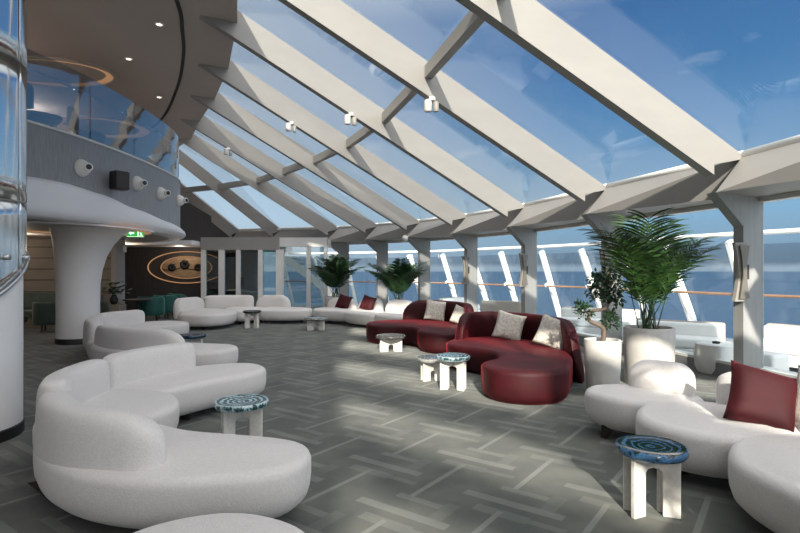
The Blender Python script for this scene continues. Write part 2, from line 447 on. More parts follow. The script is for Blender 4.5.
# wisps of cloud
mp = nt.nodes.new('ShaderNodeMapping'); mp.inputs['Scale'].default_value = (1, 1, 3.2); nt.links.new(tc.outputs['Generated'], mp.inputs[0])
cn = nt.nodes.new('ShaderNodeTexNoise'); cn.inputs['Scale'].default_value = 5; cn.inputs['Detail'].default_value = 8; nt.links.new(mp.outputs[0], cn.inputs[0])
cm = nt.nodes.new('ShaderNodeMapRange'); cm.inputs[1].default_value = .64; cm.inputs[2].default_value = .85; cm.inputs[4].default_value = .5; nt.links.new(cn.outputs[0], cm.inputs[0])
cx = nt.nodes.new('ShaderNodeMix'); cx.data_type = 'RGBA'; cx.inputs[7].default_value = (.80, .85, .9, 1)
hz = nt.nodes.new('ShaderNodeMapRange'); hz.inputs[1].default_value = .30; hz.inputs[2].default_value = -.50; hz.inputs[4].default_value = .75; nt.links.new(sp.outputs[0], hz.inputs[0])
hx = nt.nodes.new('ShaderNodeMix'); hx.data_type = 'RGBA'; hx.inputs[7].default_value = (.62, .72, .80, 1)
nt.links.new(hz.outputs[0], hx.inputs[0]); nt.links.new(ad.outputs[2], hx.inputs[6])
nt.links.new(cm.outputs[0], cx.inputs[0]); nt.links.new(hx.outputs[2], cx.inputs[6])
nt.links.new(cx.outputs[2], bg.inputs[0]); bg.inputs[1].default_value = 1.0
nt.links.new(bg.outputs[0], out.inputs[0])

# ------------------------------------------------------------------ plan of the room
# column nodes on the eave (E) and the tips of the fins on the ceiling (T), near to far
E = [(3.0, -15.2), (3.8, -12.6), (4.6, -9.9), (5.1, -7.2), (5.4, -4.4), (5.5, -1.5), (5.4, 1.5), (5.15, 4.4), (4.7, 7.3), (3.92, 10.1), (3.05, 13.0), (1.94, 15.4), (.65, 17.2), (-.77, 18.6), (-2.27, 19.8), (-4.6, 20.6), (-6.4, 21.2)]
T = [(-.6, -13.4), (-.85, -10.9), (-1.2, -8.2), (-1.65, -5.6), (-1.9, -3.0), (-2.0, -.4), (-2.1, 2.3), (-2.4, 4.9), (-3.0, 7.25), (-3.7, 9.58), (-4.58, 11.84), (-5.6, 14.0), (-6.77, 16.2), (-7.9, 18.6), (-9.2, 20.5)]
T = [(-.3, -15.6)] + T + [(-11.0, 21.8)]
NB = len(E)
ZE, ZT, FD = 2.62, 6.25, .55
def fin_pt(i, t, z=None, dz=0):
    e, tt = Vector((*E[i], 0)), Vector((*T[i], 0)); p = e.lerp(tt, t)
    p.z = (ZE + (ZT - ZE) * t + dz) if z is None else z
    return p
def fin_u(i, u, z):   # u metres inward of the node, along the fin
    e, tt = Vector((*E[i], 0)), Vector((*T[i], 0)); d = (tt - e).normalized(); p = e + d * u; p.z = z; return p
def fin_n(i):
    e, tt = Vector((*E[i], 0)), Vector((*T[i], 0)); d = (tt - e).normalized(); return Vector((-d.y, d.x, 0))
TC = .9   # where the glass meets the ceiling

# roof beams (deep fins)
for i in range(NB):
    nrm = fin_n(i) * .15
    if nrm.y < 0: nrm = -nrm
    if i == NB - 1: nrm *= 1.6
    m = MB().prism([fin_pt(i, .07), fin_pt(i, 1.0), fin_pt(i, 1.0, dz=FD), fin_pt(i, -.01, dz=FD), fin_pt(i, .07, dz=.14)], nrm)
    o = m.build('roof_beam', 'beam'); struct(o)
# skylight panes, purlins
wi = 0
for i in range(NB - 1):
    a, b = i, i + 1
    vs = [fin_pt(a, -.01, dz=FD), fin_pt(b, -.01, dz=FD), fin_pt(b, TC, dz=FD), fin_pt(a, TC, dz=FD)]
    wi += 1
    o = MB().prism(vs, (0, 0, .03)).build('window_%d' % wi, 'roofglass'); struct(o)
    p0, p1 = fin_pt(a, .5, dz=FD - .17), fin_pt(b, .5, dz=FD - .17)
    MB().bar(p0, p1, .13, .20).build('roof_purlin_trim', 'beam', o)
    # eave: folded soffit facets
    U0, U1 = fin_u(a, 0, ZE + FD), fin_u(b, 0, ZE + FD)
    N0, N1 = fin_u(a, .5, 2.64), fin_u(b, .5, 2.64)
    S0 = fin_u(a, -.05, 2.62)
    O0, O1 = fin_u(a, -.42, 2.60), fin_u(b, -.42, 2.60)
    O0t, O1t = fin_u(a, -.42, 3.2), fin_u(b, -.42, 3.2)
    vs = [U0, U1, N1, S0, N0, O0, O1, O0t, O1t]
    fs = [(0, 1, 2), (0, 2, 3), (0, 3, 4), (3, 2, 6, 5), (4, 3, 5), (5, 6, 8, 7), (7, 8, 1, 0)]
    o2 = mesh('eave_beam', vs, fs, 'eave', fix=True); struct(o2)
    mb = MB().prism([fin_u(a, -.30, 2.54), fin_u(b, -.30, 2.54), fin_u(b, -.30, 2.64), fin_u(a, -.30, 2.64)], fin_n(a) * 0 + (fin_u(a, -.45, 0) - fin_u(a, -.30, 0)))
    mb.build('eave_trim', 'white_paint', o2)
    MB().tube([fin_u(a, -.02, ZE + FD + .01), fin_u(b, -.02, ZE + FD + .01)], .06, 10).build('eave_sill_trim', 'outwhite', o2, True)

# columns (blades with a bracket) and side windows
for i in range(NB):
    nrm = fin_n(i) * .15
    if nrm.y < 0: nrm = -nrm
    if i in (NB - 2, NB - 1): continue
    poly = [fin_u(i, -.38, 0), fin_u(i, 0, 0), fin_u(i, 0, 2.2), fin_u(i, .5, 2.64), fin_u(i, -.38, 2.64)]
    o = MB().prism(poly, nrm).build('column', 'blade'); struct(o)
for i in range(NB - 3):
    wi += 1
    a, b = fin_u(i, -.34, 0), fin_u(i + 1, -.34, 0)
    o = MB().prism([Vector((a.x, a.y, .22)), Vector((b.x, b.y, .22)), Vector((b.x, b.y, 2.56)), Vector((a.x, a.y, 2.56))], (fin_u(i, -.36, 0) - fin_u(i, -.34, 0))).build('window_%d' % wi, 'winglass'); struct(o)
    a1, b1 = fin_u(i, -.30, 0), fin_u(i + 1, -.30, 0)
    off = fin_u(i, -.45, 0) - fin_u(i, -.24, 0)
    MB().prism([a1, b1, b1 + Vector((0, 0, .2)), a1 + Vector((0, 0, .2))], off).build('window_sill', 'sill', o)
    MB().prism([a1 + Vector((0, 0, .2)), b1 + Vector((0, 0, .2)), b1 + Vector((0, 0, .24)), a1 + Vector((0, 0, .24))], off * 1.05).build('window_frame', 'outwhite', o)

# floor, ceiling, walls, deck, sea
fl = [(-14, -17)] + [(fin_u(i, -.45, 0).x, fin_u(i, -.45, 0).y) for i in range(NB)] + [(-14, 21.6)]
o = MB().prism([(x, y, -.3) for x, y in fl], (0, 0, .3)).build('floor', 'carpet'); struct(o)
ce = [fin_pt(i, TC) for i in range(NB)]
cpoly = [(-14, -17), (ce[0].x - .06, -17)] + [(p.x - .06, p.y) for p in ce] + [(-14, 23)]
cu = MB()
cu.prism([(x, y, 6.2) for x, y in cpoly], (0, 0, .1))
o = cu.build('ceiling', 'ceiling'); struct(o)
lip = MB()
for i in range(NB - 1):
    lip.prism([Vector((ce[i].x, ce[i].y, 6.195)), Vector((ce[i + 1].x, ce[i + 1].y, 6.195)), Vector((ce[i + 1].x, ce[i + 1].y, 6.52)), Vector((ce[i].x, ce[i].y, 6.52))], (-.12, 0, 0))
lip.build('ceiling_lip', 'ceiling', o)
sl = catmull([(-2.2, -6), (-2.9, 0), (-3.2, 5), (-3.75, 8.8), (-4.2, 10.3), (-4.76, 11.7), (-5.7, 13.6), (-7.3, 16.3), (-9.5, 19)], 6)
vs = []; fs = []
for k, p in enumerate(sl):
    t = (sl[min(k + 1, len(sl) - 1)] - sl[max(k - 1, 0)]).normalized(); nn = Vector((t.y, -t.x, 0)) * .035
    vs += [(p + nn) + Vector((0, 0, 6.203)), (p - nn) + Vector((0, 0, 6.203)), (p + nn) + Vector((0, 0, 6.19)), (p - nn) + Vector((0, 0, 6.19))]
for k in range(len(sl) - 1):
    a = 4 * k; b = a + 4; fs += [(a + 2, a + 3, b + 3, b + 2), (a, b, b + 1, a + 1), (a, a + 2, b + 2, b), (a + 1, b + 1, b + 3, a + 3)]
mesh('ceiling_slot', vs, fs, 'black', o)
struct(MB().box(-14.3, -17, 0, -14, 23, 6.3).build('wall_left', 'leftwall'))
struct(MB().box(-14, -17.3, 0, 3.4, -17, 3.0).build('wall_back', 'leftwall'))
# dark end wall, its top follows the slope of the roof
fe = [(-6.1, 2.9), (-11.3, 5.95), (-14, 6.3), (-14, 0), (-6.1, 0)]
struct(MB().prism([(x, 21.35, z) for x, z in fe], (0, .25, 0)).build('wall_end', 'darkwall'))
# outside deck and sea
dk = [(fin_u(i, -.45, 0).x, fin_u(i, -.45, 0).y) for i in range(NB)]
dko = [(dx + (dx + 1) * .0 + 4.5 * cos(a), dy + 4.5 * sin(a)) for (dx, dy), a in zip(dk, [radians(-25 + i * 7.5) for i in range(NB)])]
o = mesh('deck_floor', [(x, y, -.04) for x, y in dk] + [(x, y, -.04) for x, y in dko] + [(x, y, -.4) for x, y in dk] + [(x, y, -.4) for x, y in dko],
         [(i, i + 1, NB + i + 1, NB + i) for i in range(NB - 1)] + [(NB + i, NB + i + 1, 3 * NB + i + 1, 3 * NB + i) for i in range(NB - 1)], 'deck'); struct(o)
o = mesh('sea', [(-9000, -9000, -25), (9000, -9000, -25), (9000, 9000, -25), (-9000, 9000, -25)], [(0, 1, 2, 3)], 'sea'); struct(o)

# ------------------------------------------------------------------ balcony
bc = catmull([(-9.5, .5), (-7.8, 4), (-6.75, 7.0), (-6.27, 9.0), (-6.04, 10.1), (-5.92, 11.6), (-5.95, 13.3), (-6.12, 14.7), (-6.6, 15.9), (-7.6, 17.1), (-9.2, 18.1), (-11.5, 18.7), (-14, 19)], 7)
bc = resample(bc, 80, False)
def nrm_at(P, k):
    t = (P[min(k + 1, len(P) - 1)] - P[max(k - 1, 0)]).normalized(); return Vector((t.y, -t.x, 0))
def lerp_tab(x, tab):
    if x <= tab[0][0]: return tab[0][1]
    for (a, va), (b, vb) in zip(tab, tab[1:]):
        if x <= b:
            f = (x - a) / (b - a); f = f * f * (3 - 2 * f); return va + (vb - va) * f
    return tab[-1][1]
wave = lambda y: lerp_tab(y, [(7, 3.12), (9.6, 3.19), (10.6, 3.12), (11.8, 2.97), (13.6, 2.84), (14.7, 2.78), (17, 2.75)])
NBc = len(bc)
vs = []; fs = []
for k, p in enumerate(bc):
    n = nrm_at(bc, k); wz = wave(p.y)
    for off, z in ((-.25, 4.1), (0.0, 4.1), (0.0, wz - .02)): q = p + n * off; vs.append((q.x, q.y, z))
for k in range(NBc - 1):
    for j in range(2): fs.append((3 * k + j, 3 * k + j + 1, 3 * k + 3 + j + 1, 3 * k + 3 + j))
balc = mesh('balcony_slab', vs, fs, 'fascia', smooth=False); auto_smooth(balc); struct(balc)
vs = []; fs = []
for k, p in enumerate(bc):
    n = nrm_at(bc, k); wz = wave(p.y); h = wz - 2.5
    pr = [(0.0, wz), (.05, wz - .015), (.10, wz - .06 * 1.2), (.13, wz - h * .35), (.15, 2.5 + h * .35), (.14, 2.5 + min(.14, h * .3)), (.10, 2.53), (.03, 2.505), (-.6, 2.5)]
    for off, z in pr: q = p + n * off; vs.append((q.x, q.y, z))
npf = 9
for k in range(NBc - 1):
    for j in range(npf - 1): fs.append((npf * k + j, npf * k + j + 1, npf * (k + 1) + j + 1, npf * (k + 1) + j))
bul = mesh('balcony_skirt_trim', vs, fs, 'bulge', balc, True)
# underside and upper deck floor
inn = [p - nrm_at(bc, k) * .3 for k, p in enumerate(bc)]
und = [(p.x, p.y) for p in inn if p.x > -14] + [(-14, 19), (-14, .5)]
MB().prism([(x, y, 2.5) for x, y in und], (0, 0, .12)).build('balcony_soffit_trim', 'slab_under', balc)
MB().prism([(x, y, 3.95) for x, y in und], (0, 0, .14)).build('balcony_floor', 'leftwall', balc)
tb = MB()
for k in range(NBc - 1):
    a, b = bc[k], bc[k + 1]; tb.bar((a.x, a.y, 4.11), (b.x, b.y, 4.11), .05, .04)
tb.build('balcony_edge_trim', 'white_paint', balc)
# lower ceiling behind the balcony
struct(MB().box(-14, 17.9, 2.45, -7.0, 21.3, 2.6).build('ceiling_2', 'bulge'))

# glass balustrade
bal = thing('glass_balustrade', 'curved glass balustrade with slim steel handrail along the balcony edge', 'balustrade', (bc[30].x, bc[30].y, 4.1))
org = bal.location
idx = list(range(14, 64, 5))
for q, (i0, i1) in enumerate(zip(idx, idx[1:])):
    gp = MB(); c = []
    for k in range(i0, i1 + 1):
        p = bc[k] - nrm_at(bc, k) * .05; c.append(p)
    a = c[0]; c[0] = c[0].lerp(c[1], .05); c[-1] = c[-1].lerp(c[-2], .05)
    vs = []; fs = []
    for p, k in zip(c, range(i0, i1 + 1)):
        n = nrm_at(bc, k) * .012
        for r, z in ((n, .03), (n, 1.25), (-n, 1.25), (-n, .03)): vs.append((p.x + r.x - org.x, p.y + r.y - org.y, z))
    for k in range(len(c) - 1):
        for j in range(4): fs.append((4 * k + j, 4 * k + (j + 1) % 4, 4 * k + 4 + (j + 1) % 4, 4 * k + 4 + j))
    fs += [(3, 2, 1, 0), tuple(4 * (len(c) - 1) + j for j in range(4))]
    mesh('glass_panel', vs, fs, 'railglass', bal)
hr = [(bc[k] - nrm_at(bc, k) * .13) for k in range(12, 66)]
MB().tube([(p.x - org.x, p.y - org.y, .95) for p in hr], .024, 8).build('handrail', 'outwhite', bal, True)
for k in idx[1:]:
    for s in (-1,):
        p = bc[k + s] - nrm_at(bc, k) * .05; q = bc[k + s] - nrm_at(bc, k) * .13
        MB().tube([(p.x - org.x, p.y - org.y, .9), (q.x - org.x, q.y - org.y, .95)], .03, 8).build('rail_bracket', 'chrome', bal, True)

# columns: the flared one under the balcony and the near round one
prof = [(.52, 0), (.52, .08), (.425, 0), (.425, .9), (.43, 1.3), (.455, 1.6), (.505, 1.9), (.58, 2.15), (.68, 2.36), (.80, 2.52)]
cen = [(max(0, (r - .425) * .8), 0) for r, z in prof]
o = MB().lathe(prof[2:], 56, centers=cen[2:]).build('column', 'column_paint', None, False, (-7.12, 11.8, 0)); auto_smooth(o, 50); struct(o)
b = MB().lathe([(.44, 0), (.44, .1), (.425, .12)], 56).build('column_base', 'black', o); auto_smooth(b)
NC = Vector((-4.275, 5.04, 0))
o = MB().lathe([(.585, 0), (.585, 6.2)], 64).build('column', 'column_paint', None, False, NC); auto_smooth(o); struct(o)
b = MB().lathe([(.595, 0), (.595, .10), (.585, .11)], 64).build('column_base', 'black', o); auto_smooth(b)
mc = thing('mirrored_column_cladding', 'wavy mirror polished cladding around the upper part of the near white column', 'cladding', (NC.x, NC.y, 1.3))
def zbot(a):  # a = plan angle; lowest on the side facing left in the picture
    return max(-.35, min(.62, .10 + .28 * (math.degrees(a) + 10) / 40))
R1 = .61
angs = [radians(x) for x in range(-110, 71, 4)]
for rr in range(4):
    for cc in range(3):
        seg = angs[cc * 15:cc * 15 + 16]; vs = []; fs = []
        zs_top = [.95 + rr * 1.35 for _ in seg]
        for q, a in enumerate(seg):
            aa = a if q not in (0, len(seg) - 1) else a + (.006 if q == 0 else -.006)
            lo = zbot(a) if rr == 0 else .95 + (rr - 1) * 1.35 + .012
            hi = min(.95 + rr * 1.35, 4.88)
            for s in range(7):
                z = lo + (hi - lo) * s / 6; vs.append((R1 * cos(aa), R1 * sin(aa), z))
        for q in range(len(seg) - 1):
            for s in range(6): fs.append((7 * q + s, 7 * q + 7 + s, 7 * q + 8 + s, 7 * q + 1 + s))
        po = mesh('mirror_panel', vs, fs, 'mirror', mc, True)
        md = po.modifiers.new('thick', 'SOLIDIFY'); md.thickness = .012; md.offset = 0
rim = MB().tube([((R1 + .005) * cos(a), (R1 + .005) * sin(a), zbot(a)) for a in angs], .018, 8).build('rim', 'steel', mc, True)
for a in (-8, 20, -60):
    aa = radians(a); MB().tube([(R1 * cos(aa), R1 * sin(aa), .42), ((R1 + .045) * cos(aa), (R1 + .045) * sin(aa), .42)], .028, 12).build('clamp', 'steel', mc, True)

# fittings on the balcony fascia
def on_fascia(Yw):
    k = min(range(NBc), key=lambda j: abs(bc[j].y - Yw) + (100 if j > 55 else 0)); return bc[k], nrm_at(bc, k)
lab = ['white conical spotlight on the grey fascia, nearest of the row', 'white conical spotlight just past the black speaker on the grey fascia', 'white conical spotlight on the fascia, third of the row of four', 'white conical spotlight on the fascia near the rounded balcony end']
for (px, py), lb in zip([(77, 168), (133, 183.5), (162, 193.5), (179, 200.5)], lab):
    k = min(range(12, 56), key=lambda j: abs(400 + F * bc[j].x / bc[j].y - px) if bc[j].y < 15 else 999)
    p, n = bc[k], nrm_at(bc, k); z = 1.6 + (270 - py) * p.y / F
    t = thing('fascia_spotlight', lb, 'spotlight', (p.x, p.y, z), atan2(n.y, n.x), 'white conical spotlights on the balcony fascia')
    Mx = Matrix.Rotation(pi / 2, 4, 'Y')
    def lat(pr, name, mat, rot=Mx):
        m = MB().lathe(pr, 28); m.v = [tuple(rot @ Vector(v)) for v in m.v]; o = m.build(name, mat, t); auto_smooth(o, 35); return o
    lat([(.165, 0), (.165, .03), (.15, .07), (.11, .13), (.09, .15)], 'housing', 'outwhite')
    R2 = Matrix.Translation((.13, 0, 0)) @ Matrix.Rotation(radians(-38), 4, 'Z') @ Matrix.Rotation(pi / 2, 4, 'Y')
    lat([(.075, 0), (.075, .12), (.06, .13)], 'snout', 'outwhite', R2)
    lat([(.05, .128), (.05, .134)], 'lens', 'black', R2)
k = min(range(12, 56), key=lambda j: abs(400 + F * bc[j].x / bc[j].y - 112) if bc[j].y < 15 else 999)
p, n = bc[k], nrm_at(bc, k)
t = thing('wall_speaker', 'black box loudspeaker on a bracket between the first two white fascia spotlights', 'loudspeaker', (p.x, p.y, 1.6 + 88 * p.y / F), atan2(n.y, n.x) - .5)
bevel(MB().box(.14, -.15, -.19, .40, .15, .19).build('cabinet', 'black', t), .03)
MB().box(.40, -.13, -.17, .408, .13, .17).build('grille', 'dark_leg', t)
MB().box(-.03, -.03, -.05, .16, .03, .05).build('bracket', 'steel', t)

# exit sign, hanging pendant sensor, cove rings, downlights
t = thing('exit_sign', 'lit green exit sign with running figure hanging under the balcony edge', 'exit sign', (-6.25, 12.6, 2.47))
t.rotation_euler = (0, 0, radians(8))
MB().box(-.19, -.02, -.09, .19, .02, .08).build('sign_box', 'exit_green', t)
sg = MB(); Y0 = -.026
def flat(poly): sg.prism([(x, Y0, z) for x, z in poly], (0, .006, 0))
flat([(-.15, .0), (-.09, .05), (-.09, .02), (-.02, .02), (-.02, -.02), (-.09, -.02), (-.09, -.05)])
flat([(.05, -.07), (.05, .07), (.085, .07), (.085, -.07)])
flat([(.11, .035), (.13, .055), (.145, .035), (.13, .015)]); flat([(.10, .01), (.135, .015), (.15, -.02), (.12, -.02)]); flat([(.12, -.02), (.15, -.02), (.17, -.07), (.15, -.07)]); flat([(.10, -.06), (.13, -.02), (.14, -.03), (.115, -.07)])
flat([(-.185, -.086), (.185, -.086), (.185, -.075), (-.185, -.075)])
sg.build('pictogram', 'exit_white', t)
MB().tube([(-.1, 0, .09), (-.1, 0, .13)], .008, 6).build('hanger', 'steel', t); MB().tube([(.1, 0, .09), (.1, 0, .13)], .008, 6).build('hanger', 'steel', t)

def ring(name, rx, ry, w, h, mat, parent, c=(0, 0, 0), plane='xy', n=64):
    vs = []; fs = []
    for k in range(n):
        a = 2 * pi * k / n
        for dr, dz in ((0, 0), (w, 0), (w, h), (0, h)):
            x, y = (rx + dr) * cos(a), (ry + dr) * sin(a)
            vs.append((c[0] + x, c[1] + y, c[2] + dz) if plane == 'xy' else (c[0] + x, c[1] + dz, c[2] + y))
    for k in range(n):
        for j in range(4): a = 4 * k; b = 4 * ((k + 1) % n); fs.append((a + j, a + (j + 1) % 4, b + (j + 1) % 4, b + j))
    return mesh(name, vs, fs, mat, parent)
t = thing('cove_light', 'warm ring shaped cove light in the soffit around the flared column', 'ceiling light', (-7.2, 11.7, 2.5))
ring('glowing_strip', 1.25, 1.6, .28, -.008, 'warm_soft', t)
ring('rim', 1.53, 1.88, .05, -.03, 'bulge', t)
t = thing('cove_light', 'warm oval cove light in the high ceiling above the near balcony rail', 'ceiling light', (-8.2, 12.4, 6.2))
ring('glowing_strip', 1.3, .75, .16, -.01, 'warm_soft', t); ring('rim', 1.46, .91, .06, -.04, 'ceiling', t)
t = thing('cove_light', 'warm oval cove light in the high ceiling above the far balcony end', 'ceiling light', (-9.6, 17.2, 6.2))
ring('glowing_strip', 1.1, 1.0, .3, -.01, 'warm_soft', t); ring('rim', 1.4, 1.3, .06, -.04, 'ceiling', t)
proto = thing('ceiling_downlight', 'small recessed downlight in the brown ceiling, lowest in the photo of the three', 'downlight', (-6.4, 14.17, 6.2), 0, 'recessed downlights in the brown ceiling')
dl1 = MB().lathe([(.085, 0), (.085, -.012), (.06, -.014)], 24).build('bezel', 'outwhite', proto)
dl2 = MB().lathe([(.055, -.014), (.05, -.018)], 20).build('lamp', 'lamp', proto)
def dup(root, loc, rz=None, label=None, group=None):
    r = root.copy(); COL.objects.link(r); r.location = loc
    if rz is not None: r.rotation_euler = (root.rotation_euler[0], root.rotation_euler[1], rz)
    if label: r['label'] = label
    if group: r['group'] = group
    for ch in list(root.children):
        c = ch.copy(); COL.objects.link(c); c.parent = r
        for g in list(ch.children):
            d = g.copy(); COL.objects.link(d); d.parent = c
    return r
dup(proto, (-4.5, 9.97, 6.2), None, 'small recessed downlight in the brown ceiling, highest in the photo beside the dark slot')
dup(proto, (-5.9, 11.6, 6.2), None, 'small recessed downlight in the brown ceiling farthest left, over the glass balustrade')

# camera on the soffit
t = thing('ceiling_pendant_speaker', 'small white cylinder hanging under the soffit near the dark art wall', 'speaker', (-8.1, 15.7, 2.12))
MB().lathe([(.04, 0), (.05, .03), (.05, .16), (.03, .19)], 16).build('body', 'outwhite', t, True); MB().tube([(0, 0, .18), (0, 0, .38)], .01, 6).build('stem', 'outwhite', t)

# ------------------------------------------------------------------ lounge beneath the balcony
bw = MB().box(-14, 15.6, 0, -8.45, 15.9, 2.5).build('wall_slatted', 'beigewall'); struct(bw)
g = MB()
for z in (.95, 1.3, 1.62, 1.94, 2.26): g.box(-14, 15.585, z, -8.45, 15.605, z + .02)
g.build('wall_groove_trim', 'black', bw)
struct(MB().box(-8.45, 15.6, 0, -8.3, 16.1, 2.5).build('wall_return', 'leftwall'))
dw = MB().box(-14, 19.9, 0, -6.6, 20.15, 2.5).build('wall_art', 'darkwall'); struct(dw)
t = thing('oval_wall_art', 'glowing oval wall relief with wood centre and dark flowers on the dark wall', 'wall art', (-7.95, 19.88, 1.70))
ring('halo_rim', 1.42, .57, .03, -.04, 'warm', t, plane='xz')
vs = [(0, -.03, 0)] + [(.92 * cos(a * pi / 24), -.03, .38 * sin(a * pi / 24)) for a in range(48)]
dsk = MB().prism([(.92 * cos(a * pi / 24), -.05, .38 * sin(a * pi / 24)) for a in range(48)], (0, .05, 0)).build('wood_disc', 'wood_art', t)
ring('disc_glow', .93, .39, .035, .02, 'warm_soft', t, (0, -.03, 0), 'xz')
for (x, z, r) in ((-.52, 0, .16), (-.05, .10, .19), (.45, .0, .15)):
    m = MB()
    for k in range(7):
        a = k * 2 * pi / 7; m.lathe([(.001, -.02), (r * .4, 0), (r * .42, .03), (.001, .05)], 10, (x + r * .55 * cos(a), z + r * .55 * sin(a)))
    m.lathe([(.001, -.03), (r * .3, 0), (.001, .08)], 10, (x, z))
    m.v = [(a, -.06 - c, b) for a, b, c in m.v]; m.build('flower', 'black', t, True)
m = MB().tube([(-.9, -.07, -.05), (-.6, -.07, -.12), (-.2, -.07, -.02), (.3, -.07, -.08), (.7, -.07, .06)], .015, 6); m.build('stem', 'black', t)

def banquette(x0, x1, y, label, mat='green_pale'):
    t = thing('banquette', label, 'banquette', ((x0 + x1) / 2, y, 0))
    L = (x1 - x0) / 2
    n = max(1, int(round(2 * L / 1.1)))
    for k in range(n):
        a, b = -L + 2 * L * k / n + .01, -L + 2 * L * (k + 1) / n - .01
        bevel(MB().box(a, -.16, .45, b, .0, .95).build('backrest', mat, t), .05, 3)
        bevel(MB().box(a, -.72, .28, b, -.16, .46).build('seat', mat, t), .05, 3)
    MB().box(-L, -.66, 0, L, -.02, .28).build('plinth', 'beigewall', t)
banquette(-13.4, -8.7, 15.55, 'pale green banquette with high back along the beige slatted wall')
def tub_chair(x, y, rz, label, mat, group='green tub chairs under the balcony', s=1.0):
    t = thing('tub_chair', label, 'armchair', (x, y, 0), rz, group)
    cushion('seat', [(.28, -.30), (.33, 0), (.22, .30), (-.22, .30), (-.33, 0), (-.28, -.30)], .24, .44, .05, mat, t, (0, 0), 36)
    a = [(.36 * cos(radians(q)), .36 * sin(radians(q))) for q in range(-25, 206, 23)]
    bolster('backrest', a, .10, .2, .78, mat, t, (0, 0), tl=.1, th=.35, hend=.55)
    for q in (45, 135, 225, 315): MB().tube([(.24 * cos(radians(q)), .24 * sin(radians(q)), 0), (.2 * cos(radians(q)), .2 * sin(radians(q)), .26)], .018, 8).build('leg', 'dark_leg', t)
tub_chair(-7.75, 16.6, radians(200), 'teal green tub chair nearest the flared column, seen from behind', 'green')
tub_chair(-7.75, 17.7, radians(170), 'teal green tub chair in the middle of the group by the art wall', 'green')
tub_chair(-7.75, 18.75, radians(140), 'teal green tub chair closest to the art wall and the white sofa', 'green')
tub_chair(-8.0, 13.9, radians(60), 'dark green tub chair just past the flared column', 'green_dark')
tub_chair(-9.9, 13.5, radians(160), 'dark green tub chair by the banquette, farthest left in the photo', 'green_dark')
tub_chair(-9.1, 13.9, radians(200), 'dark green tub chair beside the left edge of the flared column', 'green_dark')
t = thing('cafe_table', 'small dark round pedestal table among the green tub chairs', 'table', (-7.75, 15.75, 0))
MB().lathe([(.38, .70), (.40, .71), (.40, .73), (.38, .74)], 32).build('table_top', 'black', t); MB().lathe([(.22, 0), (.22, .02), (.03, .04), (.03, .70)], 20).build('pedestal', 'black', t)

def leaf_quad(m, base, d, up, L, W, droop=0.0, seg=3):
    d = d.normalized(); sd = d.cross(up)
    if sd.length < 1e-3: sd = Vector((1, 0, 0))
    sd.normalize(); n0 = len(m.v); p = base.copy(); dd = d.copy()
    for k in range(seg + 1):
        t = k / seg; wv = W * (sin(pi * (t * .86 + .1)) if k < seg else .02)
        m.v.append(tuple(p - sd * wv / 2)); m.v.append(tuple(p + sd * wv / 2 + Vector((0, 0, 0))))
        dd = (dd + Vector((0, 0, -droop / seg))).normalized(); p = p + dd * L / seg
    for k in range(seg): a = n0 + 2 * k; m.f.append((a, a + 1, a + 3, a + 2))

t = thing('vase_arrangement', 'dark leafy arrangement in a round vase on a plinth beside the art wall', 'plant', (-8.0, 16.0 - .7, 0))
t.location = (-8.15, 15.2, 0)
MB().box(-.25, -.2, 0, .25, .2, .62).build('plinth', 'beigewall', t)
MB().lathe([(.06, .62), (.10, .68), (.11, .76), (.06, .88), (.07, .90)], 20).build('vase', 'black', t, True)
m = MB()
for k in range(70):
    a = random.uniform(0, 2 * pi); e = random.uniform(.1, 1.3); b = Vector((0, 0, .9)) + Vector((cos(a) * cos(e), sin(a) * cos(e), sin(e))) * random.uniform(.05, .4)
    leaf_quad(m, b, Vector((cos(a), sin(a), random.uniform(-.2, 1))), Vector((0, 0, 1)), .16, .10, .4)
m.build('foliage', 'leaf_dark', t)

# ------------------------------------------------------------------ sofas
def wedge_leg(t, x, y, org, rz=0, mat='dark_leg', h=.13):
    m = MB(); c, s = cos(rz), sin(rz)
    lo = [(.0, -.025), (.05, -.025), (.05, .025), (.0, .025)]; hi = [(-.10, -.045), (.04, -.045), (.04, .045), (-.10, .045)]
    vs = [(x - org[0] + a * c - b * s, y - org[1] + a * s + b * c, 0) for a, b in lo] + [(x - org[0] + a * c - b * s, y - org[1] + a * s + b * c, h) for a, b in hi]
    m.add(vs, [(3, 2, 1, 0), (4, 5, 6, 7), (0, 1, 5, 4), (1, 2, 6, 5), (2, 3, 7, 6), (3, 0, 4, 7)])
    m.build('leg', mat, t)
def sofa(label, org, seats, backs, legs, mat='boucle', z0=.10, z1=.43, zb=.74, group='pale modular lounge sofas', r=.075, thick=.27, bz0=.2, name='modular_sofa', lean=0.0):
    t = thing(name, label, 'sofa', (org[0], org[1], 0), 0, group)
    for s in seats: cushion('seat', s, z0, z1, r, mat, t, org)
    for b in backs:
        kw = {}
        if isinstance(b, dict): kw = dict(b); b = kw.pop('path')
        z = kw.pop('z', zb)
        bolster('backrest', b, kw.pop('thick', thick), kw.pop('z0', bz0), z, mat, t, org, **kw)
    for l in legs: wedge_leg(t, l[0], l[1], org, l[2] if len(l) > 2 else 0)
    return t

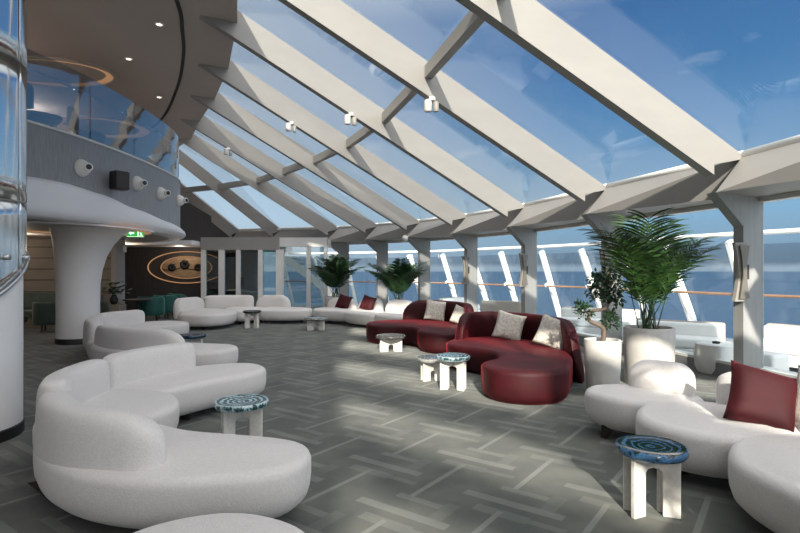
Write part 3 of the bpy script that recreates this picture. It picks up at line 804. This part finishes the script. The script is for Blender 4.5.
S1 = sofa('large curved white boucle sofa in front, three backrests around its left side', (-2.0, 4.6),
    [[(-.58, 3.46), (-.66, 3.2), (-.95, 3.05), (-1.45, 3.0), (-1.95, 3.15), (-2.35, 3.46), (-2.62, 3.85), (-2.55, 4.2), (-2.15, 4.32), (-1.85, 4.14), (-1.55, 3.97), (-1.2, 3.88), (-.88, 3.80), (-.66, 3.68)],
     [(-2.58, 3.92), (-2.86, 4.15), (-3.05, 4.6), (-3.08, 5.0), (-2.92, 5.3), (-2.6, 5.33), (-2.25, 5.2), (-2.05, 4.95), (-1.97, 4.65), (-2.04, 4.38), (-2.25, 4.22)],
     [(-3.08, 5.3), (-2.98, 5.9), (-2.62, 6.5), (-2.15, 6.80), (-1.8, 6.75), (-1.62, 6.45), (-1.73, 6.1), (-2.0, 5.75), (-2.2, 5.42), (-2.35, 5.22), (-2.75, 5.2)]],
    [dict(path=[(-1.42, 3.2), (-1.95, 3.33), (-2.32, 3.62), (-2.53, 3.95), (-2.58, 4.08)], hend=.62, th=.38, tl=.2),
     dict(path=[(-2.68, 4.12), (-2.86, 4.5), (-2.93, 4.95), (-2.92, 5.24)], th=.10, hend=.88, tl=.1),
     dict(path=[(-2.93, 5.30), (-2.84, 5.85), (-2.50, 6.46)], th=.14, hend=.8, tl=.14)],
    [(-2.52, 3.78, .6), (-1.0, 3.3, 0), (-3.0, 5.0, 0), (-1.9, 6.5, 0), (-2.3, 5.7, 0), (-2.05, 4.65, 0)])

S2 = sofa('curved white boucle sofa behind the front one, beside the flared column', (-4.8, 9.8),
    [[(-2.5, 8.12), (-2.7, 7.75), (-3.4, 7.62), (-4.2, 7.85), (-4.85, 8.35), (-4.9, 9.0), (-4.2, 9.05), (-3.6, 8.75), (-2.95, 8.6), (-2.6, 8.45)],
     [(-4.95, 8.6), (-5.55, 9.4), (-6.0, 10.2), (-6.0, 10.65), (-5.4, 10.7), (-4.8, 10.2), (-4.5, 9.5), (-4.6, 9.05)],
     [(-6.05, 10.75), (-6.1, 11.5), (-5.75, 12.2), (-5.2, 12.4), (-4.78, 12.1), (-4.85, 11.6), (-5.2, 11.0), (-5.5, 10.7)]],
    [dict(path=[(-3.15, 7.82), (-3.9, 7.92), (-4.5, 8.25), (-4.92, 8.8)], hend=.5, th=.45, tl=.18),
     dict(path=[(-5.1, 8.95), (-5.5, 9.5), (-5.86, 10.3)], th=.15, hend=.8, tl=.14),
     dict(path=[(-5.9, 10.35), (-5.93, 11.0), (-5.65, 11.75)], th=.18, hend=.75, tl=.14)],
    [(-2.9, 8.1), (-4.6, 8.5), (-5.9, 10.3), (-5.1, 12.0), (-4.7, 9.6)])

S3 = sofa('long white boucle sofa in front of the glass entrance vestibule', (-4.7, 16.0),
    [[(-6.05, 14.7), (-5.85, 14.15), (-5.2, 14.0), (-4.75, 14.3), (-4.62, 15.0), (-4.85, 15.6), (-5.5, 16.3), (-6.2, 16.3), (-6.35, 15.5)],
     [(-4.9, 15.6), (-4.65, 15.45), (-4.35, 15.75), (-4.28, 16.3), (-4.35, 16.95), (-5.3, 17.0), (-5.4, 16.4)],
     [(-4.24, 15.95), (-3.6, 15.72), (-2.95, 15.8), (-2.68, 16.2), (-2.85, 16.7), (-3.5, 16.95), (-4.24, 16.95)]],
    [dict(path=[(-6.35, 15.1), (-6.38, 15.9), (-6.1, 16.6)], z=.78), dict(path=[(-6.15, 16.7), (-5.4, 17.05), (-4.68, 17.1)], z=.8, th=.2, hend=.8), dict(path=[(-4.62, 17.1), (-4.1, 17.05), (-3.45, 16.85)], z=.8)],
    [(-5.3, 14.3), (-4.75, 15.8), (-3.0, 16.2), (-6.0, 15.2), (-4.2, 16.2)])
S4 = sofa('white boucle sofa at the far end of the windows, with two dark red pillows', (-1.1, 15.4),
    [[(-2.66, 16.4), (-2.5, 15.95), (-2.0, 15.6), (-1.55, 15.35), (-1.25, 15.7), (-1.4, 16.4), (-2.0, 16.8), (-2.5, 16.75)],
     [(-1.58, 15.25), (-1.2, 14.65), (-.75, 14.4), (-.5, 14.9), (-.65, 15.6), (-1.2, 15.95)],
     [(-.68, 14.4), (-.35, 13.8), (.1, 13.55), (.5, 14.0), (.2, 14.8), (-.4, 15.2)]],
    [dict(path=[(-2.3, 16.85), (-1.75, 16.6), (-1.3, 16.3)], z=.72), dict(path=[(-1.25, 16.2), (-.85, 15.95), (-.5, 15.6)], z=.78), dict(path=[(-.42, 15.4), (0, 15.1), (.4, 14.6)], z=.76)],
    [(-2.3, 16.2), (-.8, 14.7), (-1.4, 15.5), (0, 13.9)])
W1 = sofa('white boucle sofa by the windows with one large dark red pillow', (2.4, 4.4),
    [[(1.84, 5.15), (2.05, 4.85), (2.45, 4.72), (2.78, 4.85), (2.82, 5.2), (2.5, 5.5), (2.1, 5.55), (1.88, 5.4)],
     [(1.93, 4.35), (2.0, 3.98), (2.35, 3.74), (2.75, 3.8), (3.05, 4.1), (3.0, 4.6), (2.65, 4.86), (2.2, 4.78)],
     [(2.1, 3.4), (2.08, 2.95), (2.25, 2.55), (2.8, 2.4), (3.15, 2.7), (3.2, 3.4), (2.95, 3.85), (2.45, 3.82)]],
    [dict(path=[(2.30, 5.36), (2.55, 5.23), (2.74, 4.95)], z=.71, th=.2, hend=.7, thick=.24), dict(path=[(2.84, 4.78), (3.04, 4.45), (3.14, 4.0)], z=.72, th=.2, hend=.75), dict(path=[(3.15, 3.9), (3.22, 3.4), (3.2, 2.8)], z=.78, th=.2)],
    [(1.97, 5.08, 2.6), (2.5, 4.9, 0), (2.2, 4.2, 0), (2.9, 4.5), (2.3, 3.0), (2.6, 5.4)])
S5 = sofa('rounded white boucle seat cut off by the bottom edge of the photo', (-.82, 1.9),
    [[(-.29, 2.05), (-.45, 1.62), (-.82, 1.45), (-1.2, 1.62), (-1.36, 2.05), (-1.2, 2.47), (-.82, 2.64), (-.44, 2.47)]], [], [(-.6, 2.2), (-1.05, 2.2), (-.8, 1.7)], name='round_ottoman')
S5['category'] = 'ottoman'

R1_ = sofa('dark red velvet curved sofa farther along the windows, with two beige pillows', (.5, 11.6),
    [[(-.75, 11.9), (-.52, 11.45), (0, 11.35), (.33, 11.0), (.38, 10.45), (.62, 10.1), (1.05, 10.1), (1.35, 10.5), (1.42, 11.3), (1.15, 12.3), (.55, 12.75), (-.2, 12.7), (-.68, 12.4)]],
    [dict(path=[(.05, 12.85), (.75, 12.9), (1.3, 12.4), (1.55, 11.6), (1.5, 10.75)], z=.88, z0=.0, th=.45, hend=.55, thick=.22, lean=.10)],
    [], 'velvet', z0=.0, z1=.42, group='dark red velvet sofas by the windows', name='velvet_sofa')
R2_ = sofa('dark red velvet curved sofa nearer the viewer, with a round chaise end', (1.7, 7.9),
    [[(1.03, 6.75), (1.15, 6.4), (1.55, 6.22), (1.98, 6.38), (2.17, 6.8), (2.42, 7.5), (2.5, 8.3), (2.2, 9.2), (1.6, 9.55), (1.05, 9.35), (.78, 8.95), (.84, 8.5), (1.15, 8.15), (1.38, 7.75), (1.33, 7.25), (1.12, 7.05)]],
    [dict(path=[(.93, 9.05), (1.15, 9.6), (1.75, 9.78), (2.35, 9.25), (2.62, 8.4), (2.55, 7.5)], z=.85, z0=.0, th=.5, hend=.62, thick=.22, lean=.12)],
    [], 'velvet', z0=.0, z1=.42, group='dark red velvet sofas by the windows', name='velvet_sofa')

# pillows
G = 'beige textured pillows on the red sofas'
pillow('throw_pillow', 'beige textured pillow on the farther red sofa, left of its pair', 'pillow', 'pillow_beige', (.78, 12.35, .42), .50, (radians(-18), radians(8), radians(-8)), G)
pillow('throw_pillow', 'small beige pillow on the farther red sofa, against its curved right arm', 'pillow', 'pillow_beige', (1.22, 11.5, .42), .42, (radians(-20), radians(14), radians(-40)), G)
pillow('throw_pillow', 'beige textured pillow at the middle of the nearer red sofa', 'pillow', 'pillow_beige', (1.78, 8.98, .42), .50, (radians(-22), radians(14), radians(-12)), G)
pillow('throw_pillow', 'beige textured pillow on the nearer red sofa, closest to the bonsai planter', 'pillow', 'pillow_beige', (2.22, 8.1, .42), .50, (radians(-22), radians(16), radians(-35)), G)
G = 'dark red pillows on the white sofas'
pillow('throw_pillow', 'dark red pillow in front of the far palm planter', 'pillow', 'velvet_pillow', (-1.78, 16.1, .42), .46, (radians(-20), radians(14), radians(-20)), G)
pillow('throw_pillow', 'dark red pillow on the far white sofa, nearer the second palm', 'pillow', 'velvet_pillow', (-1.02, 15.5, .42), .46, (radians(-20), radians(14), radians(-30)), G)
pillow('throw_pillow', 'large dark red velvet pillow on the white sofa at the right', 'pillow', 'velvet_pillow', (2.70, 4.02, .40), .49, (radians(-28), radians(15), radians(-18)), G, thick=.12)
pillow('throw_pillow', 'beige textured pillow beside the large red pillow, cut by the photo edge', 'pillow', 'pillow_beige', (3.06, 3.88, .42), .46, (radians(-14), 0, radians(-70)), 'beige pillow on the white sofa')

# ------------------------------------------------------------------ side tables
def side_table(x, y, label, d=.46, h=.46, top='swirl_dark', rz=0.0, group='round side tables with swirled glass tops', th=.065):
    t = thing('side_table', label, 'side table', (x, y, 0), rz, group)
    R = d / 2; z0 = h - th
    # crossed arch panels
    for a in (25, -25):
        hl = R * .78; gp = R * .30; arch = z0 - .085; wd = .016
        if h < .4: gp = R * .2; arch = z0 * .52
        ca, sa = cos(radians(a)), sin(radians(a)); n = Vector((-sa, ca, 0)) * wd * 2
        P = lambda u, z: Vector((u * ca, u * sa, z)) - n / 2
        poly = [P(-hl, 0), P(-gp, 0), P(-gp, arch - .02), P(-gp + .02, arch), P(gp - .02, arch), P(gp, arch - .02), P(gp, 0), P(hl, 0), P(hl, z0 + .01), P(-hl, z0 + .01)]
        bevel(MB().prism(poly, n).build('arched_leg', 'stone', t), .006)
    pr = [(R * .80, z0), (R * .93, z0 + .008), (R * .99, z0 + .025), (R, z0 + .038), (R * .985, h - .01), (R * .95, h), (R * .90, h - .004), (R * .5, h - .010), (.01, h - .011)]
    o = MB().lathe(pr, 56).build('table_top', top, t, True)
    return t
side_table(1.65, 3.50, 'side table with blue green swirled glass top by the white sofa at the right', rz=0, h=.455, d=.44)
side_table(-1.37, 4.62, 'side table with teal glass top beside the large front sofa', h=.475, rz=.4, top='swirl_pale')
side_table(-3.67, 9.45, 'side table with dark top inside the curve of the second white sofa', rz=.2)
side_table(-4.08, 14.7, 'side table with dark top in front of the long far sofa', d=.50, h=.48, rz=0)
side_table(.71, 7.15, 'taller of the paired side tables at the nearer red sofa, teal top', h=.46, rz=-.3, top='swirl_pale')
side_table(.47, 7.72, 'lower of the paired side tables at the nearer red sofa, grey top', h=.34, d=.44, rz=.2, top='swirl_grey')
side_table(-.18, 10.5, 'low side table with grey top in front of the farther red sofa', d=.60, h=.32, top='swirl_grey', rz=.1)
side_table(-2.23, 14.15, 'low side table with grey top between the two far white sofas', d=.62, h=.34, top='swirl_grey', rz=0)

# ------------------------------------------------------------------ plants
def planter(t, r, h, mat='ceramic', rb=None):
    rb = rb or r * .93
    o = MB().lathe([(rb, 0), (rb + .005, .01), (r, h * .8), (r, h - .01), (r - .005, h), (r - .035, h), (r - .04, h - .02), (r - .04, h - .06)], 48).build('planter', mat, t); auto_smooth(o, 50)
    MB().lathe([(r - .045, h - .09), (r - .045, h - .045), (.01, h - .03)], 32).build('soil', 'soil', t)
def palm(x, y, h, r, nf, length, label, seed, mat='leaf', leafL=.30, leafW=.026, stemh=.3, spread=1.0, rb=None):
    rnd = random.Random(seed)
    t = thing('potted_palm', label, 'potted palm', (x, y, 0), 0, 'potted palms by the windows')
    planter(t, r, h, rb=rb)
    for k in range(nf):
        a = 2 * pi * k / nf * 2.4 + rnd.uniform(-.3, .3); el = radians(rnd.uniform(50, 86)); L = length * rnd.uniform(.72, 1.05)
        b = Vector((rnd.uniform(-.35, .35) * r, rnd.uniform(-.35, .35) * r, h - .05)); d = Vector((cos(a) * cos(el) * spread, sin(a) * cos(el) * spread, sin(el))).normalized()
        pts = [b.copy()]; seg = 14; bend = rnd.uniform(.9, 1.9) * spread
        out_ = Vector((cos(a), sin(a), 0)); p = b.copy(); dd = d.copy()
        for s in range(seg):
            u = s / seg; dd = (dd + (out_ * .6 + Vector((0, 0, -1.0))) * bend * u * .10).normalized(); p = p + dd * L / seg; pts.append(p.copy())
        st = MB().tube(pts, .009, 5, r1=.002)
        fr = st.build('frond', mat, t)
        m = MB(); nl = 24
        for q in range(nl):
            u = .30 + .70 * q / (nl - 1); fi = u * seg; i0 = min(seg - 1, int(fi)); P = pts[i0].lerp(pts[i0 + 1], fi - i0)
            tg = (pts[i0 + 1] - pts[i0]).normalized(); sd = tg.cross(Vector((0, 0, 1)))
            if sd.length < .05: sd = Vector((-sin(a), cos(a), 0))
            sd.normalize(); up = sd.cross(tg).normalized()
            ll = leafL * (sin(pi * min(1, (q + 3) / nl) * .85) * .75 + .35)
            for s in (-1, 1):
                dr = (tg * .75 + sd * s * .8 + up * .25 + Vector((rnd.uniform(-.12, .12), rnd.uniform(-.12, .12), rnd.uniform(-.1, .1)))).normalized()
                leaf_quad(m, P, dr, up, ll, leafW, .7, 4)
        m.build('leaflets', mat, fr)
    return t
palm(3.50, 7.5, .80, .335, 18, 1.68, 'tall palm in a white planter beside the bonsai, bushiest of the palms', 4, leafL=.50, leafW=.028, spread=.62)
palm(-.05, 16.0, .62, .29, 22, 1.55, 'palm in a white planter behind the farther red sofa', 5, 'leaf_dark', .36, .05, spread=.8)
palm(-2.1, 17.4, .74, .36, 20, 1.5, 'palm in a white planter in front of the glass vestibule', 8, 'leaf_dark', .36, .05, spread=.7)

t = thing('potted_bonsai', 'gnarled small tree in a narrow white planter between the red sofa and the palm', 'potted tree', (2.60, 6.85, 0))
planter(t, .228, .71, rb=.195)
tr = catmull([(0, 0, .66), (.02, 0, .80), (-.02, .0, .88), (-.16, .02, .95), (-.14, .02, 1.06), (.02, 0, 1.10), (.10, 0, 1.2), (.06, 0, 1.32), (.09, 0, 1.5)], 5)
tk = MB().tube(tr, .032, 9, r1=.012).build('trunk', 'bark', t, True)
rnd = random.Random(11)
cl = [(-.24, .0, 1.07, .11), (-.30, -.03, 1.14, .07), (.10, 0, .93, .10), (.13, .05, 1.02, .08), (-.02, 0, 1.27, .12), (.12, .03, 1.30, .14), (.0, .03, 1.42, .15), (.15, 0, 1.45, .13), (.06, -.03, 1.56, .13), (-.12, 0, 1.34, .10), (.20, 0, 1.22, .09), (-.08, .02, 1.50, .09)]
for cx_, cy_, cz_, cr_ in cl:
    q = min(tr, key=lambda p: (p - Vector((cx_, cy_, cz_))).length)
    bm_ = MB().tube([q, (q + Vector((cx_, cy_, cz_))) / 2 + Vector((0, 0, -.01)), (cx_, cy_, cz_)], .010, 6, r1=.004).build('branch', 'bark', t)
    m = MB()
    for k in range(int(900 * cr_)):
        dv = Vector((rnd.gauss(0, 1), rnd.gauss(0, 1), rnd.gauss(0, .75))).normalized() * cr_ * rnd.uniform(.3, 1.05)
        leaf_quad(m, Vector((cx_, cy_, cz_)) + dv, Vector((dv.x, dv.y, dv.z + rnd.uniform(-.05, .1))), Vector((rnd.uniform(-1, 1), rnd.uniform(-1, 1), 1)).normalized(), .055, .03, .3, 2)
    m.build('foliage', 'leaf_dark', bm_)

palm(2.0, 1.05, .95, .47, 34, 1.6, 'large palm in the widest white planter, beside the near end of the right white sofa', 21, leafL=.42, leafW=.03, spread=.5)
c1 = None
for (x, y, rz, lb) in ((-6.85, 10.1, 2.6, 'dark lounge chair on the upper deck behind the balustrade, nearest the mirrored cladding'), (-6.72, 11.5, 2.0, 'dark lounge chair on the upper deck behind the second balustrade pane')):
    t = thing('lounge_chair', lb, 'armchair', (x, y, 4.1), rz, 'dark chairs on the upper deck')
    cushion('seat', [(.28, -.30), (.33, 0), (.22, .30), (-.22, .30), (-.33, 0), (-.28, -.30)], .26, .44, .05, 'fascia', t, (0, 0), 36)
    bolster('backrest', [(.36 * cos(radians(q)), .36 * sin(radians(q))) for q in range(35, 146, 11)], .08, .45, .95, 'fascia', t, (0, 0), tl=.1, th=.2, hend=.7)
    for q in (45, 135, 225, 315): MB().tube([(.28 * cos(radians(q)), .28 * sin(radians(q)), 0), (.22 * cos(radians(q)), .22 * sin(radians(q)), .28)], .016, 8).build('leg', 'dark_leg', t)
# ------------------------------------------------------------------ wall sconces on columns
def sconce(i, zc, label, s=1.0):
    p = fin_u(i, .075, zc); nrm = fin_n(i); nrm = nrm if nrm.y < 0 else -nrm
    d = (fin_u(i, 1, 0) - fin_u(i, 0, 0)).normalized()
    t = thing('wall_sconce', label, 'wall lamp', p, atan2(d.y, d.x), 'hourglass wall lamps on the window columns')
    h = .40 * s; poly = []
    for k in range(13):
        z = -h + 2 * h * k / 12; poly.append((.045 + .07 * abs(z / h) ** 1.6, z))
    left = [(-x, z) for x, z in reversed(poly)]
    sgn = -1
    m = MB().prism([(x, -.02, z) for x, z in poly + left], (0, .05, 0)); o = m.build('curved_shade', 'sconce', t)
    m = MB().prism([(x * .75 - .02, .05, z * .9) for x, z in poly + left], (0, .02, 0)); m.build('back_plate', 'brass', t)
    MB().box(-.03, -.035, -.16, .03, -.02, .10).build('front_fin', 'brass', t)
    MB().box(-.12, -.0, -.1, -.03, .05, .1).build('bracket', 'dark_leg', t)
sconce(8, 1.6 - 1.0 * 7.2 / F * 2, 'hourglass wall lamp on the large window column at the right')
sconce(10, 1.6, 'hourglass wall lamp on the column behind the nearer red sofa')
sconce(11, 1.6, 'hourglass wall lamp on the column between the two red sofas')
sconce(9, 1.6, 'hourglass wall lamp on the column just behind the bonsai')

# spotlights hanging from the roof beams
lab = {9: 'white cylinder spotlight under a roof beam, largest and nearest', 10: 'white cylinder spotlight under the roof beam next behind the nearest one', 11: 'white cylinder spotlight under a roof beam, third from the front', 13: 'white cylinder spotlight under a far roof beam over the vestibule'}
for i, px, py in ((9, 433, 100), (10, 352, 162), (11, 292, 188), (13, 229, 200)):
    best = min((abs(400 + F * fin_pt(i, tt / 200).x / fin_pt(i, tt / 200).y - px), tt / 200) for tt in range(10, 190))[1]
    p = fin_pt(i, best)
    t = thing('beam_spotlight', lab[i], 'spotlight', p, .3 * i, 'white spotlights under the roof beams'); t.scale = (.85, .85, .85)
    MB().box(-.05, -.05, -.04, .05, .05, .03).build('mount', 'outwhite', t)
    m = MB().lathe([(.07, 0), (.08, .02), (.08, .20), (.05, .23)], 20); m.v = [(x + .09, y, z - .24) for x, y, z in m.v]; auto_smooth(m.build('housing', 'white_paint', t))
    m = MB().lathe([(.055, -.004), (.06, .005)], 16); m.v = [(x + .09, y, z - .24) for x, y, z in m.v]; m.build('lens', 'steel', t)
    m = MB().lathe([(.05, 0), (.055, .02), (.055, .17), (.04, .19)], 20); m.v = [(x - .08, y + .02, z - .27) for x, y, z in m.v]; auto_smooth(m.build('side_can', 'sconce', t))
t = thing('horn_camera', 'small white domed camera on the eave above the second far palm', 'security camera', fin_u(12, .55, 2.66))
MB().lathe([(.02, -.16), (.07, -.14), (.09, -.08), (.09, 0)], 20).build('dome', 'outwhite', t, True); MB().box(-.06, -.06, 0, .06, .06, .05).build('mount', 'outwhite', t)

# ------------------------------------------------------------------ glass vestibule at the far end
VY = 18.6; X0, X1, X2 = -6.95, -4.32, -2.55
def XV(px, y=VY): return (px - 400) * y / F
door = MB().box(X0, VY, 2.30, X1 + .1, VY + 2.3, 2.74).build('door_1', 'eave'); struct(door)
fr = MB()
for a, b in ((201, 205.5), (218.5, 224), (236, 240), (258, 262.5), (276, 283)): fr.box(XV(a), VY, 0, XV(b), VY + .16, 2.32)
fr.box(X0, VY, 0, X1, VY + .1, .12)
fr.build('door_frame', 'column_paint', door)
for a, b in ((205.5, 218.5), (224, 236), (240, 258), (262.5, 276)):
    MB().box(XV(a) + .01, VY + .05, .12, XV(b) - .01, VY + .07, 2.3).build('door_glass', 'doorglass', door)
MB().box(XV(241.5), VY - .03, .95, XV(242.5), VY + .0, 1.35).build('door_handle', 'black', door)
door2 = MB().box(X1 + .1, VY + .1, 2.42, X2, VY + .3, 2.74).build('door_2', 'column_paint'); struct(door2)
fr = MB(); fr.box(X2 - .12, VY + .1, 0, X2, VY + .26, 2.42); fr.box(XV(306), VY + .12, 0, XV(310), VY + .22, 2.42); fr.box(X1, VY + .1, 0, X2, VY + .26, .1)
fr.build('door_frame', 'column_paint', door2)
MB().box(X1 + .02, VY + .16, .1, XV(306), VY + .18, 2.42).build('door_glass', 'doorglass', door2); MB().box(XV(310), VY + .16, .1, X2 - .12, VY + .18, 2.42).build('door_glass', 'doorglass', door2)
MB().box(X2 - .1, VY + .15, 2.44, X2, 20.4, 2.7).build('door_trim', 'column_paint', door2)
# interior of the vestibule: back wall part dark, inner white door
struct(MB().box(-7.7, 20.9, 0, -6.35, 21.1, 2.6).build('wall_vestibule', 'darkwall'))
d3 = MB().box(-6.33, 20.85, 0, -5.5, 20.95, 2.5).build('door_3', 'column_paint'); struct(d3)
# ship's side structure seen past the vestibule
t = thing('deck_stair', 'white outdoor stair with a sloping rail seen through the vestibule glass', 'stair', (-3.6, 23.2, 0))
st = MB()
for k in range(11): st.box(-1.3 + k * .25, -.5, 2.3 - k * .23, -1.05 + k * .25, .5, 2.34 - k * .23)
st.build('treads', 'fascia', t); MB().bar((-1.4, -.5, 2.2), (1.6, -.5, -.1), .08, .3).build('stringer', 'outwhite', t)
MB().tube([(-1.4, -.5, 3.2), (1.6, -.5, .9)], .03, 8).build('rail', 'outwhite', t)
for k in range(4): MB().tube([(-1.2 + k * .8, -.5, 3.05 - k * .6), (-1.2 + k * .8, -.5, 2.05 - k * .6)], .02, 6).build('baluster', 'outwhite', t)

# ------------------------------------------------------------------ outside: windscreen, furniture
tops = [(9.5, 3.0), (9.35, 5.0), (8.9, 6.9), (8.3, 8.6), (7.6, 10.1), (7.05, 11.0) , (6.55, 12.0), (6.1, 13.85), (5.47, 15.6), (4.65, 17.1), (3.55, 18.3), (2.6, 19.8), (1.48, 21.3), (0, 22.4), (-1.5, 23.2), (-3.0, 23.9), (-4.6, 24.5), (-6.4, 25)]
tops = resample(catmull([tops[i] for i in (0, 1, 2, 3, 4, 6, 7, 8, 9, 10, 11, 12, 13, 14, 15, 16, 17)], 8), 91, False)[2::5]
ws = thing('deck_windscreen', 'tinted glass windscreen on leaning white struts around the outer deck', 'windscreen', (6.5, 12, 0))
wo = Vector((6.5, 12, 0)); LN = []
for k, p in enumerate(tops):
    n = nrm_at(tops, k); LN.append((p - wo + Vector((0, 0, 2.22)), p + n * 1.0 - wo + Vector((0, 0, -.04)), n))
for k, (a, b, n) in enumerate(LN):
    d = (b - a).normalized()
    MB().bar(a, b, .07, .20, up=n).build('strut', 'outwhite', ws)
    MB().bar(a.lerp(b, .45) + Vector((.0, 0, 0)), a.lerp(b, .50) - n * .30 , .05, .09).build('strut_bracket', 'outwhite', ws)
for k in range(len(LN) - 1):
    a, b = LN[k], LN[k + 1]
    ga, gb = a[0].lerp(a[1], .04) + a[2] * .12, b[0].lerp(b[1], .04) + b[2] * .12
    la, lb = a[0].lerp(a[1], .97) + a[2] * .12, b[0].lerp(b[1], .97) + b[2] * .12
    MB().prism([ga, gb, lb, la], a[2] * .02).build('glass_panel', 'screenglass', ws)
MB().tube([a[0] + Vector((0, 0, .13)) for a in LN], .05, 10).build('top_rail', 'outwhite', ws, True)
MB().tube([a[0].lerp(a[1], .505) - a[2] * .26 for a in LN], .03, 10).build('handrail', 'wood_rail', ws, True)
# fascia outside deck
def outdoor_sofa(x, y, rz, L, label, hb=.66):
    t = thing('outdoor_sofa', label, 'outdoor sofa', (x, y, 0), rz, 'white outdoor sofas on the deck')
    bevel(MB().box(-L / 2, .30, .05, L / 2, .40, hb).build('back_shell', 'taupe', t), .04, 3)
    bevel(MB().box(-L / 2 + .04, .12, .38, L / 2 - .04, .30, hb - .02).build('back_cushion', 'outwhite', t), .05, 3)
    bevel(MB().box(-L / 2, -.45, .05, L / 2, .30, .24).build('base', 'outwhite', t), .03, 3)
    bevel(MB().box(-L / 2 + .02, -.46, .24, L / 2 - .02, .14, .42).build('seat_cushion', 'outwhite', t), .05, 3)
outdoor_sofa(5.0, 9.7, radians(-38), 1.5, 'white outdoor sofa with taupe back seen behind the tall palm')
outdoor_sofa(4.75, 13.0, radians(-38), 1.9, 'white outdoor sofa with taupe frame seen behind the bonsai')
outdoor_sofa(3.35, 16.6, radians(150), 1.5, 'outdoor sofa with its beige back turned, seen above the nearer red sofa')
outdoor_sofa(6.7, 8.5, radians(-60), 1.9, 'white outdoor sofa outside the window at the right edge')
outdoor_sofa(2.0, 18.1, radians(55), 1.4, 'outdoor sofa seen between columns above the farther red sofa')
t = thing('outdoor_table', 'round white drum table on the deck with a dark ashtray', 'table', (4.95, 8.35, 0))
o = MB().lathe([(.26, 0), (.30, .10), (.31, .30), (.29, .44), (.27, .45)], 40).build('drum', 'outwhite', t); auto_smooth(o, 50)
MB().lathe([(.05, .45), (.06, .48), (.045, .48), (.04, .46)], 20).build('ashtray', 'black', t)
t = thing('outdoor_pouf', 'white upholstered block seat on the deck beside the drum table', 'pouf', (5.35, 7.75, 0), radians(20))
bevel(MB().box(-.18, -.2, 0, .18, .2, .40).build('block', 'outwhite', t), .05, 3)
MB().box(-.17, -.19, -.0, .17, .19, .03).build('foot', 'taupe', t)

# fixtureless fill lights added to brighten the upper deck, balcony lounge and wall art
for (x, y, z, e, c) in ((-9.5, 9.5, 5.7, 60, (1, .85, .72)), (-10.5, 15.0, 5.7, 60, (1, .85, .72)), (-9.4, 13.2, 2.3, 24, (1, .8, .6)), (-9.2, 17.6, 2.3, 14, (1, .8, .6)), (-11.5, 14.6, 2.3, 12, (1, .8, .6)), (-7.95, 19.2, 2.3, 9, (1, .85, .7))):
    l = D.lights.new('fill_point', 'POINT'); l.energy = e; l.color = c; l.shadow_soft_size = .12
    o = D.objects.new('fill_point', l); COL.objects.link(o); o.location = (x, y, z)
